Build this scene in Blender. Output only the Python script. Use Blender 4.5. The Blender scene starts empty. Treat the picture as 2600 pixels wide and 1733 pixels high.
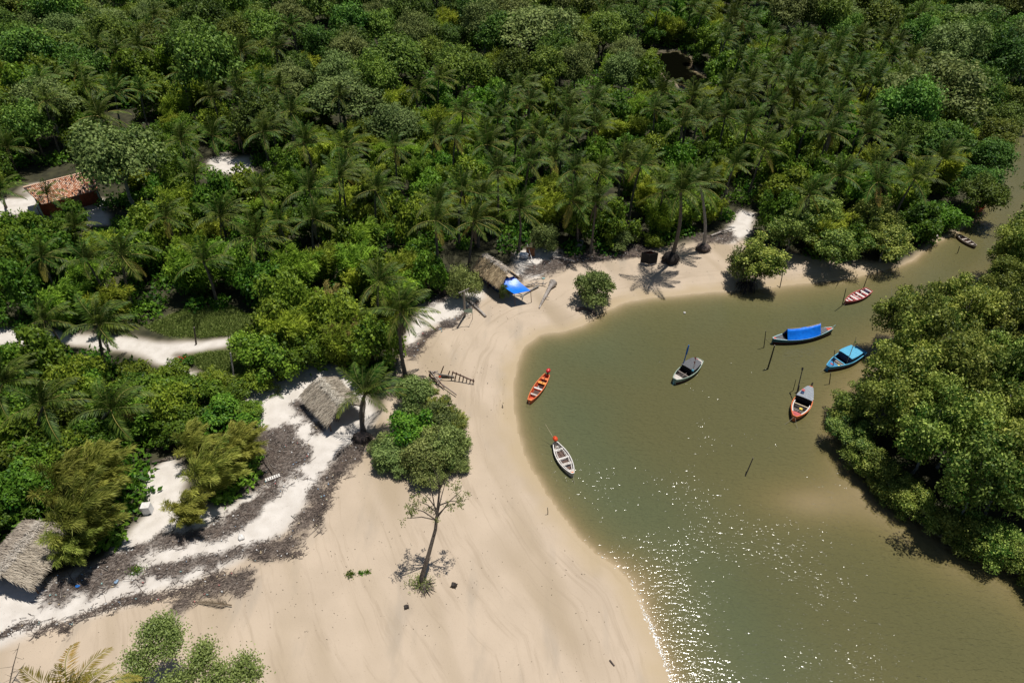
import bpy, math, random
import numpy as np
from mathutils import Vector, Matrix

rng = np.random.default_rng(7)
random.seed(7)
R_ = math.radians
scene = bpy.context.scene

# ------------------------------------------------------------------ camera
CAM_H, CAM_PITCH, CAM_LENS = 52.0, 39.5, 24.0
cam_data = bpy.data.cameras.new('camera')
cam_data.lens = CAM_LENS
cam_data.sensor_width = 36.0
cam_data.clip_start = 0.5
cam_data.clip_end = 6000
cam = bpy.data.objects.new('camera', cam_data)
cam.location = (0, 0, CAM_H)
cam.rotation_euler = (R_(90 - CAM_PITCH), 0, 0)
scene.collection.objects.link(cam)
scene.camera = cam

# ------------------------------------------------------------------ sky, sun, exposure
SUN_DIR = Vector((0.20, 0.15, 1.0)).normalized()          # towards the sun, close to the zenith
world = bpy.data.worlds.new('World')
scene.world = world
world.use_nodes = True
wn = world.node_tree.nodes
wl = world.node_tree.links
bg = wn['Background']
sky = wn.new('ShaderNodeTexSky')
sky.sky_type = 'NISHITA'
sky.sun_disc = False
sky.sun_elevation = math.asin(SUN_DIR.z)
sky.sun_rotation = math.atan2(SUN_DIR.x, SUN_DIR.y)
sky.air_density = 1.0
sky.dust_density = 0.6
wl.new(sky.outputs[0], bg.inputs[0])
bg.inputs[1].default_value = 0.052
sd_ = bpy.data.lights.new('sun', 'SUN')
sd_.energy = 4.6
sd_.angle = R_(0.55)
sd_.color = (1.0, 0.955, 0.89)
sun = bpy.data.objects.new('sun', sd_)
sun.rotation_euler = SUN_DIR.to_track_quat('Z', 'Y').to_euler()
sun.location = (0, 0, 120)
scene.collection.objects.link(sun)
vs = scene.view_settings
vs.view_transform = 'Standard'
vs.look = 'None'
vs.exposure = 0.0
vs.gamma = 1.0
vs.use_curve_mapping = False
cy = scene.cycles
cy.max_bounces = 5
cy.diffuse_bounces = 3
cy.glossy_bounces = 2
cy.transmission_bounces = 3
cy.transparent_max_bounces = 8
cy.caustics_reflective = False
cy.caustics_refractive = False
cy.sample_clamp_indirect = 4.0
cy.use_denoising = True

# ------------------------------------------------------------------ measuring: image point of the survey photo -> point on a level plane
FP = 2600 * CAM_LENS / 36.0
_p = R_(CAM_PITCH)
FW = np.array([0, math.cos(_p), -math.sin(_p)])
UP = np.array([0, math.sin(_p), math.cos(_p)])
RT = np.array([1.0, 0, 0])
def S(x, y, z=0.0):
    d = FW * FP + RT * (x - 1300) + UP * (866.5 - y)
    t = (z - CAM_H) / d[2]
    return Vector((d[0] * t, d[1] * t, z))
KP = 2600 / 2352.0
def G(x, y, z=0.0):
    return S(x * KP, y * KP, z)
def proj(x, y, z):
    """points -> survey coordinates (2352 wide)"""
    dx, dy, dz = x, y, z - CAM_H
    dep = dy * FW[1] + dz * FW[2]
    u = 1300 + FP * dx / dep
    v = 866.5 - FP * (dy * UP[1] + dz * UP[2]) / dep
    return u / KP, v / KP
def height_over(ix, iy, gx, gy):
    """height of the point seen at (ix,iy) that stands above the ground point seen at (gx,gy)"""
    g = G(gx, gy)
    lo, hi = 0.0, 30.0
    for _ in range(40):
        m = (lo + hi) / 2
        if G(ix, iy, m).y > g.y: lo = m
        else: hi = m
    return lo

# ------------------------------------------------------------------ materials
MATS = {}
def nmat(name):
    m = bpy.data.materials.new(name)
    m.use_nodes = True
    MATS[name] = m
    return m, m.node_tree.nodes, m.node_tree.links
def noise_mix(nt, c1, c2, scale, detail=4, coord='Object', lo=0.35, hi=0.65, stretch=None):
    n, l = nt.nodes, nt.links
    tc = n.new('ShaderNodeTexCoord')
    tx = n.new('ShaderNodeTexNoise')
    tx.inputs['Scale'].default_value = scale
    tx.inputs['Detail'].default_value = detail
    src = tc.outputs[coord]
    if stretch:
        mp = n.new('ShaderNodeMapping'); mp.inputs['Scale'].default_value = stretch
        l.new(src, mp.inputs[0]); src = mp.outputs[0]
    l.new(src, tx.inputs['Vector'])
    rp = n.new('ShaderNodeValToRGB')
    rp.color_ramp.elements[0].position = lo; rp.color_ramp.elements[0].color = (*c1, 1)
    rp.color_ramp.elements[1].position = hi; rp.color_ramp.elements[1].color = (*c2, 1)
    l.new(tx.outputs['Fac'], rp.inputs[0])
    return rp.outputs[0], tx.outputs['Fac']
def plain(name, c1, c2=None, scale=3.0, rough=0.7, bump=0.0, stretch=None, spec=0.4, lo=0.35, hi=0.65, metallic=0.0):
    m, n, l = nmat(name)
    b = n['Principled BSDF']
    b.inputs['Roughness'].default_value = rough
    b.inputs['Specular IOR Level'].default_value = spec
    b.inputs['Metallic'].default_value = metallic
    c2 = c2 or tuple(v * 0.7 for v in c1)
    col, fac = noise_mix(m.node_tree, c1, c2, scale, stretch=stretch, lo=lo, hi=hi)
    l.new(col, b.inputs['Base Color'])
    if bump:
        bp = n.new('ShaderNodeBump'); bp.inputs['Strength'].default_value = bump; bp.inputs['Distance'].default_value = 0.05
        l.new(fac, bp.inputs['Height']); l.new(bp.outputs[0], b.inputs['Normal'])
    return m
def leafmat(name, dark, light, trans=0.3, rough=0.45, spec=0.35, var=0.35, huev=0.03):
    """leaf: per-leaf 'tint' runs from dark to light, every plant a little different"""
    m, n, l = nmat(name)
    b = n['Principled BSDF']
    out = n['Material Output']
    at = n.new('ShaderNodeAttribute'); at.attribute_name = 'tint'
    mx = n.new('ShaderNodeMix'); mx.data_type = 'RGBA'
    mx.inputs[6].default_value = (*dark, 1); mx.inputs[7].default_value = (*light, 1)
    l.new(at.outputs['Fac'], mx.inputs[0])
    oi = n.new('ShaderNodeObjectInfo')
    mr = n.new('ShaderNodeMapRange'); mr.inputs[3].default_value = 1 - var; mr.inputs[4].default_value = 1 + var
    l.new(oi.outputs['Random'], mr.inputs[0])
    hs = n.new('ShaderNodeHueSaturation')
    l.new(mr.outputs[0], hs.inputs['Value'])
    ml = n.new('ShaderNodeMath'); ml.operation = 'MULTIPLY'; ml.inputs[1].default_value = 7.31
    l.new(oi.outputs['Random'], ml.inputs[0])
    fr = n.new('ShaderNodeMath'); fr.operation = 'FRACT'; l.new(ml.outputs[0], fr.inputs[0])
    mh = n.new('ShaderNodeMapRange'); mh.inputs[3].default_value = 0.5 - huev; mh.inputs[4].default_value = 0.5 + huev
    l.new(fr.outputs[0], mh.inputs[0]); l.new(mh.outputs[0], hs.inputs['Hue'])
    l.new(mx.outputs[2], hs.inputs['Color'])
    l.new(hs.outputs[0], b.inputs['Base Color'])
    b.inputs['Roughness'].default_value = rough
    b.inputs['Specular IOR Level'].default_value = spec
    tr = n.new('ShaderNodeBsdfTranslucent'); l.new(hs.outputs[0], tr.inputs[0])
    ms = n.new('ShaderNodeMixShader'); ms.inputs[0].default_value = trans
    l.new(b.outputs[0], ms.inputs[1]); l.new(tr.outputs[0], ms.inputs[2]); l.new(ms.outputs[0], out.inputs['Surface'])
    return m

M_PALM = leafmat('palm_leaflet', (0.024, 0.062, 0.008), (0.165, 0.235, 0.034), 0.28, 0.5, 0.18, 0.32)
M_PALMY = leafmat('yellowing_palm_leaflet', (0.22, 0.19, 0.03), (0.36, 0.28, 0.06), 0.3, 0.45)
M_PALMD = leafmat('dead_palm_leaflet', (0.10, 0.075, 0.05), (0.24, 0.19, 0.13), 0.1, 0.7)
M_RACHG = plain('green_rachis', (0.20, 0.22, 0.05), (0.13, 0.16, 0.035), 2)
M_RACH = plain('palm_rachis', (0.36, 0.30, 0.07), (0.22, 0.22, 0.05), 2)
M_RACHD = plain('dead_rachis', (0.20, 0.14, 0.08), (0.12, 0.09, 0.06), 2)
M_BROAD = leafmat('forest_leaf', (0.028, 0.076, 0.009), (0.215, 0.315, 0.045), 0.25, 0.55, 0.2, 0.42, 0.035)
M_GREY = leafmat('grey_green_leaf', (0.052, 0.092, 0.020), (0.285, 0.350, 0.100), 0.22, 0.6, 0.18, 0.22, 0.02)
M_BUSH = leafmat('bright_shrub_leaf', (0.034, 0.096, 0.008), (0.250, 0.375, 0.036), 0.3, 0.5, 0.2, 0.35, 0.03)
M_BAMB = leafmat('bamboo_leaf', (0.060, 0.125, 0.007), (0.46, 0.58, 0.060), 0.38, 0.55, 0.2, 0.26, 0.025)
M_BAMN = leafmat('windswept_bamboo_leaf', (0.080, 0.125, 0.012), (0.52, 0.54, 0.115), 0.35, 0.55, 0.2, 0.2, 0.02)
M_GOLD = leafmat('golden_bamboo_leaf', (0.13, 0.115, 0.025), (0.42, 0.33, 0.11), 0.3, 0.6, 0.2, 0.2, 0.02)
M_MANG = leafmat('mangrove_leaf', (0.032, 0.088, 0.007), (0.46, 0.53, 0.11), 0.28, 0.5, 0.22, 0.3, 0.02)
M_SHOR = leafmat('shore_shrub_leaf', (0.055, 0.098, 0.022), (0.36, 0.43, 0.13), 0.25, 0.55, 0.18, 0.25, 0.02)
M_BARK = plain('bark', (0.16, 0.13, 0.10), (0.07, 0.055, 0.045), 6, 0.85, 0.4)
M_BARKG = plain('grey_bark', (0.33, 0.31, 0.28), (0.18, 0.165, 0.145), 6, 0.85, 0.4)
M_PTRUNK = plain('palm_trunk', (0.17, 0.145, 0.12), (0.08, 0.068, 0.058), 5, 0.85, 0.5, stretch=(1, 1, 3))
M_PTRUNKG = plain('pale_palm_trunk', (0.40, 0.37, 0.34), (0.24, 0.22, 0.20), 5, 0.85, 0.4, stretch=(1, 1, 3))
M_ROOT = plain('dark_root', (0.035, 0.028, 0.024), (0.015, 0.012, 0.011), 8, 0.95, 0.3)
M_DRIFT = plain('driftwood', (0.42, 0.38, 0.34), (0.20, 0.17, 0.15), 4, 0.85, 0.4)
M_DARKW = plain('wet_dark_wood', (0.045, 0.035, 0.03), (0.022, 0.018, 0.016), 6, 0.7, 0.3)
M_TWIG = plain('wrack_twig', (0.17, 0.13, 0.105), (0.055, 0.042, 0.036), 2.3, 0.9)
M_THATCH = leafmat('thatch_straw', (0.25, 0.205, 0.16), (0.60, 0.52, 0.42), 0.05, 0.8, 0.15, 0.08, 0.008)
M_STRAW = leafmat('fresh_thatch_straw', (0.30, 0.22, 0.13), (0.68, 0.54, 0.34), 0.05, 0.8, 0.15, 0.05, 0.008)
M_THATCHB = plain('thatch_base', (0.30, 0.245, 0.19), (0.18, 0.15, 0.12), 4, 0.95)
M_THATCHW = leafmat('ridge_straw', (0.42, 0.37, 0.30), (0.70, 0.64, 0.55), 0.05, 0.8, 0.2, 0.1, 0.01)
M_WHITE = plain('white_paint', (0.74, 0.72, 0.68), (0.58, 0.55, 0.51), 5, 0.6)
M_WORNW = plain('worn_white_paint', (0.62, 0.58, 0.52), (0.36, 0.31, 0.27), 6, 0.7)
M_RED = plain('orange_red_paint', (0.60, 0.085, 0.03), (0.42, 0.05, 0.02), 5, 0.55)
M_ORANGE = plain('orange_paint', (0.72, 0.20, 0.06), (0.60, 0.13, 0.045), 4, 0.55)
M_MOTOR = plain('red_motor_cowl', (0.62, 0.03, 0.035), (0.5, 0.02, 0.025), 3, 0.35)
M_MOTORO = plain('orange_motor_cowl', (0.72, 0.09, 0.02), (0.55, 0.05, 0.015), 3, 0.4)
M_BLACK = plain('black_rubber', (0.02, 0.02, 0.022), (0.012, 0.012, 0.014), 3, 0.6)
M_WOOD = plain('brown_wood', (0.16, 0.095, 0.07), (0.09, 0.055, 0.045), 5, 0.75, 0.2)
M_PLANK = plain('weathered_plank', (0.34, 0.29, 0.25), (0.20, 0.165, 0.14), 5, 0.8, 0.2)
M_DARKIN = plain('dark_bilge', (0.040, 0.032, 0.030), (0.022, 0.018, 0.018), 4, 0.7)
M_PALEG = plain('pale_green_paint', (0.34, 0.42, 0.34), (0.22, 0.29, 0.24), 4, 0.6)
M_DECKG = plain('grey_felt', (0.14, 0.145, 0.155), (0.09, 0.092, 0.10), 8, 0.9)
M_DECKL = plain('pale_grey_felt', (0.30, 0.33, 0.36), (0.22, 0.24, 0.27), 8, 0.85)
M_BLUE = plain('bright_blue_paint', (0.012, 0.17, 0.56), (0.01, 0.12, 0.42), 4, 0.5)
M_LBLUE = plain('light_blue_paint', (0.10, 0.42, 0.62), (0.07, 0.33, 0.53), 5, 0.55)
M_MBLUE = plain('mid_blue_paint', (0.035, 0.24, 0.46), (0.025, 0.17, 0.36), 5, 0.55)
M_NAVY = plain('navy_paint', (0.012, 0.045, 0.13), (0.008, 0.03, 0.09), 5, 0.6)
M_TEAL = plain('teal_paint', (0.02, 0.12, 0.16), (0.015, 0.085, 0.12), 5, 0.55)
M_MAROON = plain('maroon_paint', (0.07, 0.012, 0.012), (0.04, 0.008, 0.008), 5, 0.6)
M_TARP = plain('blue_tarpaulin', (0.006, 0.20, 0.88), (0.004, 0.15, 0.74), 2.5, 0.38, 0.5, spec=0.5)
M_PINK = plain('pink_red_paint', (0.52, 0.12, 0.11), (0.36, 0.07, 0.08), 5, 0.6)
M_PURPLE = plain('dark_violet_shade_paint', (0.035, 0.012, 0.06), (0.02, 0.01, 0.04), 4, 0.7)
M_ROPE = plain('pale_rope', (0.42, 0.38, 0.30), (0.28, 0.25, 0.19), 9, 0.9)
M_YELLOW = plain('yellow_plastic', (0.75, 0.58, 0.08), (0.65, 0.48, 0.06), 5, 0.5)
M_CYANR = plain('cyan_rope', (0.10, 0.38, 0.50), (0.07, 0.30, 0.42), 5, 0.7)
M_CANE = plain('pale_cane', (0.62, 0.52, 0.36), (0.45, 0.36, 0.24), 5, 0.7)
M_TILE = plain('clay_tile', (0.58, 0.27, 0.15), (0.44, 0.18, 0.09), 2.2, 0.8, 0.2)
M_TILEL = plain('pale_clay_tile', (0.78, 0.55, 0.40), (0.66, 0.40, 0.27), 3, 0.8, 0.2)
M_TILED = plain('blackened_clay_tile', (0.12, 0.075, 0.065), (0.06, 0.045, 0.04), 3, 0.85)
M_WALLG = plain('pale_green_wall', (0.36, 0.52, 0.46), (0.28, 0.42, 0.38), 1.2, 0.85)
M_WALLR = plain('red_brown_boards', (0.26, 0.065, 0.025), (0.16, 0.04, 0.018), 3, 0.8)
M_GREYBOX = plain('grey_cement', (0.36, 0.33, 0.30), (0.26, 0.24, 0.22), 4, 0.9)
M_FRIDGE = plain('white_enamel', (0.72, 0.73, 0.74), (0.60, 0.61, 0.63), 3, 0.35)
M_NET = plain('black_netting', (0.014, 0.013, 0.013), (0.008, 0.008, 0.008), 30, 0.8)
M_FLAG = plain('pale_green_cloth', (0.52, 0.66, 0.54), (0.44, 0.58, 0.47), 3, 0.8)
M_PFLAG = plain('pink_cloth', (0.72, 0.20, 0.20), (0.60, 0.12, 0.14), 3, 0.8)
M_FOAM = plain('sea_foam', (0.82, 0.82, 0.80), (0.70, 0.70, 0.67), 6, 0.9)
M_FLOWER = plain('red_flower', (0.62, 0.05, 0.02), (0.5, 0.03, 0.02), 5, 0.6)
LITTER = [plain('litter_%s' % k, c, None, 9, 0.6) for k, c in
          dict(white=(0.75, 0.74, 0.71), blue=(0.28, 0.40, 0.55), cyan=(0.35, 0.58, 0.56), tan=(0.60, 0.48, 0.30), pink=(0.6, 0.22, 0.2)).items()]

# ------------------------------------------------------------------ mesh helpers
COL = scene.collection
class MB:
    """collects shapes; build() links them as ONE mesh object"""
    def __init__(s): s.v = []; s.f = []; s.m = []; s.sm = []
    def add(s, verts, faces, mat=0, smooth=False):
        o = len(s.v); s.v.extend([tuple(v) for v in verts])
        for f in faces: s.f.append(tuple(i + o for i in f)); s.m.append(mat); s.sm.append(smooth)
    def box(s, c, size, rot=None, mat=0, taper=1.0):
        hx, hy, hz = size[0] / 2, size[1] / 2, size[2] / 2
        vs = [Vector((x * (taper if z > 0 else 1), y * (taper if z > 0 else 1), z)) for z in (-hz, hz) for x, y in ((-hx, -hy), (hx, -hy), (hx, hy), (-hx, hy))]
        if rot is not None: vs = [rot @ v for v in vs]
        c = Vector(c)
        s.add([v + c for v in vs], [(3, 2, 1, 0), (4, 5, 6, 7), (0, 1, 5, 4), (1, 2, 6, 5), (2, 3, 7, 6), (3, 0, 4, 7)], mat)
    def beam(s, a, b, w, h, mat=0, up=(0, 0, 1)):
        a, b = Vector(a), Vector(b); d = b - a
        x = d.normalized(); y = Vector(up).cross(x)
        if y.length < 1e-4: y = Vector((0, 1, 0)).cross(x)
        y.normalize(); z = x.cross(y)
        s.box((a + b) / 2, (d.length, w, h), Matrix((x, y, z)).transposed(), mat)
    def tube(s, pts, rad, n=6, mat=0, smooth=True, cap=True):
        pts = [Vector(p) for p in pts]
        if not hasattr(rad, '__len__'): rad = [rad] * len(pts)
        rings = []
        ref = Vector((0.31, 0.17, 0.93)).normalized()
        for i, p in enumerate(pts):
            d = (pts[min(i + 1, len(pts) - 1)] - pts[max(i - 1, 0)]).normalized()
            if abs(d.dot(ref)) > 0.95: ref = Vector((1, 0, 0))
            x = (ref - d * ref.dot(d)).normalized(); y = d.cross(x)
            rings.append([p + (x * math.cos(2 * math.pi * k / n) + y * math.sin(2 * math.pi * k / n)) * rad[i] for k in range(n)])
        vs = [v for r in rings for v in r]
        fs = [(i * n + k, i * n + (k + 1) % n, (i + 1) * n + (k + 1) % n, (i + 1) * n + k) for i in range(len(pts) - 1) for k in range(n)]
        s.add(vs, fs, mat, smooth)
        if cap:
            s.add(rings[0], [tuple(range(n))[::-1]], mat); s.add(rings[-1], [tuple(range(n))], mat)
    def grid(s, rows, mat=0, smooth=True, closed=False):
        n = len(rows[0]); vs = [v for r in rows for v in r]
        fs = [(i * n + k, i * n + k + 1, (i + 1) * n + k + 1, (i + 1) * n + k) for i in range(len(rows) - 1) for k in range(n - 1)]
        s.add(vs, fs, mat, smooth)
    def mesh(s, name, mats):
        me = bpy.data.meshes.new(name)
        me.from_pydata(s.v, [], s.f)
        me.polygons.foreach_set('material_index', s.m)
        me.polygons.foreach_set('use_smooth', s.sm)
        for m in (mats if isinstance(mats, (list, tuple)) else [mats]): me.materials.append(m)
        me.update()
        return me
    def build(s, name, mats, parent=None, loc=None):
        return mkobj(name, s.mesh(name, mats), parent, loc)
def mkobj(name, me, parent=None, loc=None, rot=None):
    o = bpy.data.objects.new(name, me); COL.objects.link(o)
    if parent: o.parent = parent
    if loc is not None: o.location = loc
    if rot is not None: o.rotation_euler = rot
    return o
def tag(o, label, cat, group=None, kind=None):
    o['label'] = label; o['category'] = cat
    if group: o['group'] = group
    if kind: o['kind'] = kind
    return o
def thing(name, label, cat, loc=(0, 0, 0), rz=0.0, group=None, scale=1.0):
    o = bpy.data.objects.new(name, None); COL.objects.link(o)
    o.location = loc; o.rotation_euler = (0, 0, rz); o.scale = (scale,) * 3; o.empty_display_size = 0.3
    return tag(o, label, cat, group)
def structure(o): o['kind'] = 'structure'; return o
def stuff(o): o['kind'] = 'stuff'; return o

def leaf_mesh(name, C, D, N, L, W, tint, mats, midx=None, extra=None):
    """many diamond leaves as one mesh; C base points, D length direction, N face normal"""
    C = np.asarray(C, float); n = len(C)
    D = D / np.linalg.norm(D, axis=1, keepdims=True)
    X = np.cross(N, D); X /= np.linalg.norm(X, axis=1, keepdims=True) + 1e-9
    L = np.broadcast_to(L, n)[:, None]; W = np.broadcast_to(W, n)[:, None]
    V = np.empty((n, 4, 3))
    V[:, 0] = C; V[:, 1] = C + D * L * 0.45 + X * W * 0.5; V[:, 2] = C + D * L; V[:, 3] = C + D * L * 0.45 - X * W * 0.5
    V = V.reshape(-1, 3); T = np.repeat(np.broadcast_to(tint, n), 4)
    F = np.arange(4 * n).reshape(n, 4)
    nv, nf = 4 * n, n
    loops = F.ravel(); starts = np.arange(n) * 4; totals = np.full(n, 4)
    mi = np.zeros(n, int) if midx is None else np.asarray(midx)
    sm = np.zeros(n, bool)
    if extra is not None and extra.v:
        ev = np.array(extra.v); o = len(V)
        V = np.vstack([V, ev]); T = np.concatenate([T, np.full(len(ev), 0.5)])
        el = [i + o for f in extra.f for i in f]; et = np.array([len(f) for f in extra.f])
        starts = np.concatenate([starts, len(loops) + np.concatenate([[0], np.cumsum(et)[:-1]])])
        loops = np.concatenate([loops, el]); totals = np.concatenate([totals, et])
        mi = np.concatenate([mi, extra.m]); sm = np.concatenate([sm, extra.sm])
    me = bpy.data.meshes.new(name)
    me.vertices.add(len(V)); me.vertices.foreach_set('co', V.ravel())
    me.loops.add(len(loops)); me.loops.foreach_set('vertex_index', loops.astype(np.int32))
    me.polygons.add(len(totals)); me.polygons.foreach_set('loop_start', starts.astype(np.int32))
    me.polygons.foreach_set('material_index', mi.astype(np.int32))
    me.polygons.foreach_set('use_smooth', sm.astype(bool))
    a = me.attributes.new('tint', 'FLOAT', 'POINT'); a.data.foreach_set('value', T.astype(np.float32))
    for m in (mats if isinstance(mats, (list, tuple)) else [mats]): me.materials.append(m)
    me.update(calc_edges=True)
    return me
def unit(n, r=rng):
    v = r.normal(size=(n, 3)); return v / np.linalg.norm(v, axis=1, keepdims=True)

# ------------------------------------------------------------------ survey polygons (survey coordinates -> ground)
def poly(pts): return np.array([G(x, y).to_2d() for x, y in pts])
def sdist(P, X, Y):
    """signed distance, positive inside the polygon"""
    px, py = X.ravel(), Y.ravel()
    best = np.full(px.shape, 1e9); ins = np.zeros(px.shape, bool)
    n = len(P)
    for i in range(n):
        ax, ay = P[i]; bx, by = P[(i + 1) % n]
        ex, ey = bx - ax, by - ay
        t = np.clip(((px - ax) * ex + (py - ay) * ey) / (ex * ex + ey * ey + 1e-12), 0, 1)
        best = np.minimum(best, (px - ax - t * ex) ** 2 + (py - ay - t * ey) ** 2)
        if ay != by:
            c = ((ay > py) != (by > py)) & (px < ex * (py - ay) / ey + ax)
            ins ^= c
    d = np.sqrt(best); d[~ins] *= -1
    return d.reshape(X.shape)
def inside(P, x, y):
    return bool(sdist(P, np.array([float(x)]), np.array([float(y)]))[0] > 0)

SHORE = [(1600, 1800), (1552, 1620), (1538, 1545), (1512, 1480), (1488, 1425), (1470, 1375), (1450, 1335), (1415, 1302), (1368, 1268), (1318, 1220),
         (1280, 1168), (1252, 1125), (1224, 1082), (1204, 1038), (1189, 990), (1180, 935), (1179, 880), (1188, 832), (1204, 796), (1240, 768),
         (1292, 762), (1340, 748), (1388, 716), (1432, 696), (1500, 683), (1570, 677), (1640, 671), (1700, 668), (1760, 664), (1800, 656), (1860, 650),
         (1920, 645), (1975, 635), (2030, 621), (2068, 611), (2100, 597), (2128, 572), (2160, 552), (2198, 536), (2240, 505), (2260, 450), (2274, 410),
         (2284, 372), (2300, 330), (2316, 290), (2352, 258), (2430, 190)]
RBANK = [(2560, 190), (2520, 300), (2400, 470), (2335, 606), (2236, 684), (2158, 732), (2098, 770), (2026, 828), (2002, 878), (1972, 932), (1932, 990),
         (1948, 1056), (2052, 1156), (2158, 1228), (2210, 1258), (2290, 1288), (2362, 1328), (2460, 1402), (2640, 1500), (2700, 1800)]
WATER = poly(SHORE + RBANK)
POND = poly([(1500, 125), (1555, 118), (1590, 135), (1580, 158), (1640, 188), (1630, 208), (1590, 205), (1545, 186), (1515, 160)])
BEACH = poly([(-60, 1700), (-60, 1520), (0, 1488), (150, 1425), (300, 1385), (440, 1345), (540, 1305), (640, 1245), (735, 1115), (775, 1050), (850, 1005), (880, 950),
              (905, 880), (925, 820), (945, 770), (1000, 705), (1100, 662), (1200, 606), (1300, 604), (1400, 594), (1500, 578), (1600, 562), (1680, 552),
              (1760, 575), (1900, 606), (2050, 604), (2110, 620), (2200, 700), (1600, 900), (1500, 1300), (1650, 1800)])
WHITE1 = poly([(-60, 1540), (-60, 1330), (110, 1345), (250, 1300), (340, 1190), (330, 1100), (400, 1060), (440, 1100), (420, 1180), (520, 1180), (610, 1120), (650, 1060), (610, 1000), (572, 950), (556, 905), (640, 855), (700, 838), (780, 850),
               (850, 930), (870, 960), (850, 1010), (790, 1060), (745, 1115), (705, 1180), (640, 1255), (540, 1315), (440, 1355), (300, 1395), (150, 1440), (0, 1505)])
PATH = poly([(-80, 762), (60, 770), (190, 778), (290, 782), (400, 800), (470, 795), (556, 782), (560, 798), (470, 818), (410, 828), (420, 850), (460, 866), (486, 905), (440, 905), (370, 855), (290, 822), (150, 806), (-80, 812)])
WHITE3 = poly([(975, 705), (1060, 680), (1112, 668), (1112, 690), (1065, 735), (985, 762), (945, 805), (930, 790), (945, 745)])
WHITE4 = poly([(1185, 585), (1270, 578), (1330, 590), (1300, 606), (1235, 645), (1180, 650)])
WHITE5 = poly([(1640, 560), (1700, 490), (1735, 500), (1720, 545), (1680, 565)])
CLEAR_L = poly([(-80, 520), (-80, 470), (60, 468), (80, 430), (250, 470), (260, 530), (190, 530), (60, 500), (0, 545)])
CLEAR_M = poly([(470, 380), (520, 362), (575, 378), (585, 408), (520, 415), (480, 402)])
CLEAR_U = poly([(262, 272), (300, 258), (330, 262), (325, 300), (270, 312)])
GRASS = poly([(330, 765), (420, 725), (540, 715), (590, 740), (570, 782), (470, 792), (390, 790)])
GRASS2 = poly([(425, 835), (480, 822), (560, 815), (590, 880), (560, 900), (500, 890)])
MUDBANK = poly([(2335, 606), (2236, 684), (2158, 732), (2098, 770), (2026, 828), (2002, 878), (1972, 932), (1932, 990), (1948, 1056), (2052, 1156), (2158, 1228), (2210, 1258), (2290, 1288), (2362, 1328), (2460, 1402), (2640, 1500), (3200, 1800), (3200, 400), (2500, 480)])
MULCH = [poly(p) for p in (
    [(672, 948), (690, 935), (738, 992), (740, 1004), (705, 988)],
    [(600, 1010), (660, 985), (700, 1020), (712, 1080), (665, 1122), (600, 1140), (540, 1165), (560, 1110), (610, 1060)],
    [(85, 1395), (130, 1350), (220, 1318), (330, 1262), (430, 1232), (520, 1205), (640, 1118), (652, 1140), (570, 1222), (490, 1250), (440, 1262), (330, 1290), (315, 1330), (210, 1385)],
    [(320, 1312), (450, 1300), (560, 1268), (620, 1270), (540, 1300), (440, 1330), (330, 1345)],
    [(805, 1030), (850, 1015), (840, 1058), (765, 1130), (735, 1215), (650, 1292), (605, 1290), (690, 1200), (735, 1115)],
    [(440, 1372), (500, 1340), (582, 1325), (570, 1362), (500, 1402)],
    [(405, 1400), (450, 1385), (455, 1402), (415, 1412)],
    [(1180, 655), (1215, 625), (1300, 592), (1400, 578), (1500, 565), (1500, 590), (1420, 602), (1330, 612), (1260, 640)],
    [(1580, 555), (1680, 540), (1690, 560), (1610, 568)],
    [(930, 820), (975, 770), (990, 775), (950, 830)],
    [(960, 700), (1040, 672), (1050, 690), (985, 712)])]

# ------------------------------------------------------------------ noise on arrays (value noise)
def vnoise(X, Y, scale, seed=0):
    r = np.random.default_rng(seed); T = r.random((256, 256))
    x, y = X / scale, Y / scale
    xi, yi = np.floor(x).astype(int), np.floor(y).astype(int)
    fx, fy = x - xi, y - yi
    fx = fx * fx * (3 - 2 * fx); fy = fy * fy * (3 - 2 * fy)
    g = lambda a, b: T[a % 256, b % 256]
    return (g(xi, yi) * (1 - fx) + g(xi + 1, yi) * fx) * (1 - fy) + (g(xi, yi + 1) * (1 - fx) + g(xi + 1, yi + 1) * fx) * fy
def fbm(X, Y, scale, seed=0, o=4):
    s = 0; a = 0.5; t = 0
    for k in range(o):
        s = s + a * vnoise(X, Y, scale / 2 ** k, seed + k); t += a; a *= 0.5
    return s / t
def sstep(a, b, x):
    t = np.clip((x - a) / (b - a), 0, 1); return t * t * (3 - 2 * t)

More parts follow.
